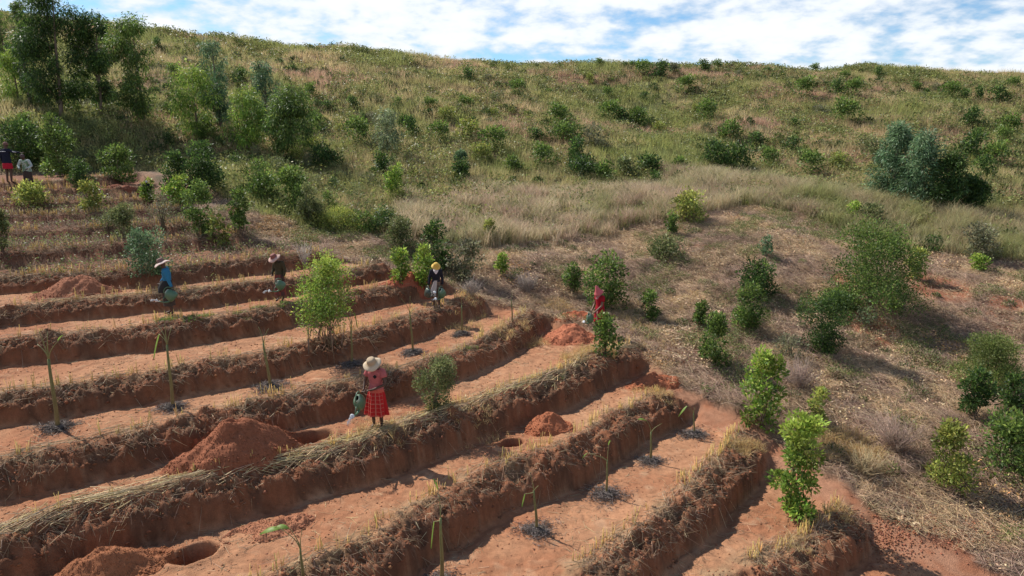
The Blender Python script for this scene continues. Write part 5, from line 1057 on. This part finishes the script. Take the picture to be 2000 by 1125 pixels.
# yellow hat
F4 = dict(eL=(.21, .02, 1.04), wL=(.205, -.06, .83), hL=(.20, -.08, .77), eR=(-.22, .02, 1.04), wR=(-.25, -.05, .83), hR=(-.26, -.06, .77), nb=(0, -.03, 1.315), nt=(0, -.06, 1.375), hd=(0, -.09, 1.44), cr=(0, -.08, 1.525), face=(.05, -1, -.6))
r4, J4, hf = person(853, 602, 507, math.radians(8), 'person in a yellow straw hat, black sweater, white scarf and brown wrapped skirt', F4)
torso(r4, J4, [.022, .022, .030], long=True, z0=.93); skirt(r4, J4, pat([.20, .125, .085], [.10, .065, .05]), .40, .235, (5, .12)); hat(r4, hf[0], hf[1], hf[2], [.62, .40, .09], [.66, .44, .12], 'bucket', .185)
g = loft([((0, -.03, 1.37), .062, .062), ((0, -.04, 1.33), .092, .09), ((0, -.055, 1.28), .085, .10), ((0, -.10, 1.20), .02, .045)], flat([.62, .58, .60]), 24, (4, .06)); link('scarf', g.mesh('scarf', True), M_CLOTH, r4)
g = loft([((-.02, -.165, .98), .05, .02), ((-.08, -.21, .75), .09, .02), ((-.14, -.24, .46), .12, .02)], flat([.42, .36, .33]), 20, (3, .05)); link('skirt_flap', g.mesh('skirt_flap', True), M_CLOTH, r4)
watering_can(world_of(r4, (.225, -.14, .47)), (math.radians(46), 0, math.radians(-25)), 'green watering can on the right of the person in the yellow hat', 1.0, water=.1)
watering_can(world_of(r4, (-.30, -.10, .42)), (math.radians(15), 0, math.radians(40)), 'dark watering can low on the left of the person in the yellow hat', 1.0, (.05, .06, .045))
# red dress
F5 = dict(eL=(.19, -.06, 1.03), wL=(.10, -.25, .84), hL=(.08, -.29, .79), eR=(-.19, -.06, 1.03), wR=(-.08, -.25, .84), hR=(-.06, -.29, .79), nb=(0, -.02, 1.315), nt=(0, -.05, 1.375), hd=(0, -.07, 1.44), cr=(0, -.055, 1.53), face=(0, -1, -.45))
r5, J5, hf = person(1170, 657, 553, math.radians(-62), 'person in a dark red dress and pointed pink hat beside the orange soil pile', F5, skin=(.16, .085, .055), hatl=.16)
torso(r5, J5, [.30, .012, .022], z0=.9, wide=1.1); skirt(r5, J5, lambda V, A: np.where((np.abs(A - 5.1) < .13)[:, None], np.array([.42, .22, .20]), np.array([.27, .012, .02])) * np.ones((len(V), 1)), .47, .20, (5, .05), name='dress_skirt'); hat(r5, hf[0], hf[1], hf[2], [.55, .13, .14], [.55, .13, .14], 'cone')
for s in 'LR': limb_cloth('trouser_leg', [J5['q' + s], J5['k' + s], np.array(J5['a' + s]) + (0, 0, .06)], [.10, .075, .06], [.09, .03, .035], r5)
g = loft([((0, -.03, 1.37), .058, .06), ((0, -.045, 1.32), .085, .085), ((0, -.10, 1.22), .05, .06)], flat([.45, .2, .2]), 20); link('scarf', g.mesh('scarf', True), M_CLOTH, r5)
watering_can(world_of(r5, (.01, -.33, .55)), (math.radians(35), 0, math.radians(-35)), 'green watering can held in both hands by the person in the red dress', 1.0)
# far left pair and the half-hidden figure
F6 = dict(eR=(-.30, -.04, 1.22), wR=(-.5, -.12, 1.20), hR=(-.56, -.14, 1.19), eL=(.21, .02, 1.04))
r6, J6, hf = person(20, 358, 274, math.radians(172), 'person in navy jacket with white stripes and red shorts, arm outstretched, far left', F6)
torso(r6, J6, [.018, .02, .035], 'jacket', long=True, z0=.80, wide=1.12); skirt(r6, J6, flat([.42, .02, .04]), .58, .185, (2, .05), z0=.86, name='shorts'); hat(r6, hf[0], hf[1], hf[2], [.20, .10, .08], [.2, .1, .08], 'beanie')
for x0, x1, yy in ((-.12, .02, .128), (.04, .13, .12)): g = Geo(); g.tube([[x0, yy, 1.245], [x1, yy + .003, 1.24]], .010, [.6, .6, .62], 5); link('white_stripe', g.mesh('white_stripe'), M_CLOTH, r6)
g = Geo(); g.tube([[-.33, .035, 1.235], [-.47, .01, 1.215]], .010, [.6, .6, .62], 5); link('white_stripe', g.mesh('white_stripe'), M_CLOTH, r6)
F7 = dict(spi=(0, -.03, .98), che=(0, -.10, 1.12), nb=(0, -.15, 1.24), nt=(0, -.19, 1.29), hd=(0, -.22, 1.35), cr=(0, -.22, 1.43), sL=(.15, -.12, 1.20), eL=(.26, -.14, 1.0), wL=(.16, -.3, .88), hL=(.13, -.34, .85), sR=(-.15, -.12, 1.20), eR=(-.26, -.14, 1.0), wR=(-.16, -.3, .88), hR=(-.13, -.34, .85), face=(0, -1, -.6))
r7, J7, hf = person(58, 366, 297, math.radians(10), 'stooping person in a pale green and white patterned shirt, second from the left', F7, hatl=.02)
torso(r7, J7, [.42, .46, .44], colf=pat([.45, .5, .46], [.16, .27, .17], 22), z0=.75, wide=1.15, long=True); skirt(r7, J7, flat([.06, .045, .04]), .25, .18, (4, .05), z0=.82); hat(r7, hf[0], hf[1], hf[2], [.10, .07, .07], [.1, .07, .07], 'beanie')
r8, J8, hf = person(291, 396, 350, math.radians(20), 'small dark-clothed figure half hidden behind a lime sapling on the upper terraces', dict(F7), hatl=.02)
torso(r8, J8, [.02, .02, .03], long=True); skirt(r8, J8, flat([.05, .04, .05]), .3, .18, (4, .05)); hat(r8, hf[0], hf[1], hf[2], [.5, .48, .55], [.45, .42, .5], 'beanie')
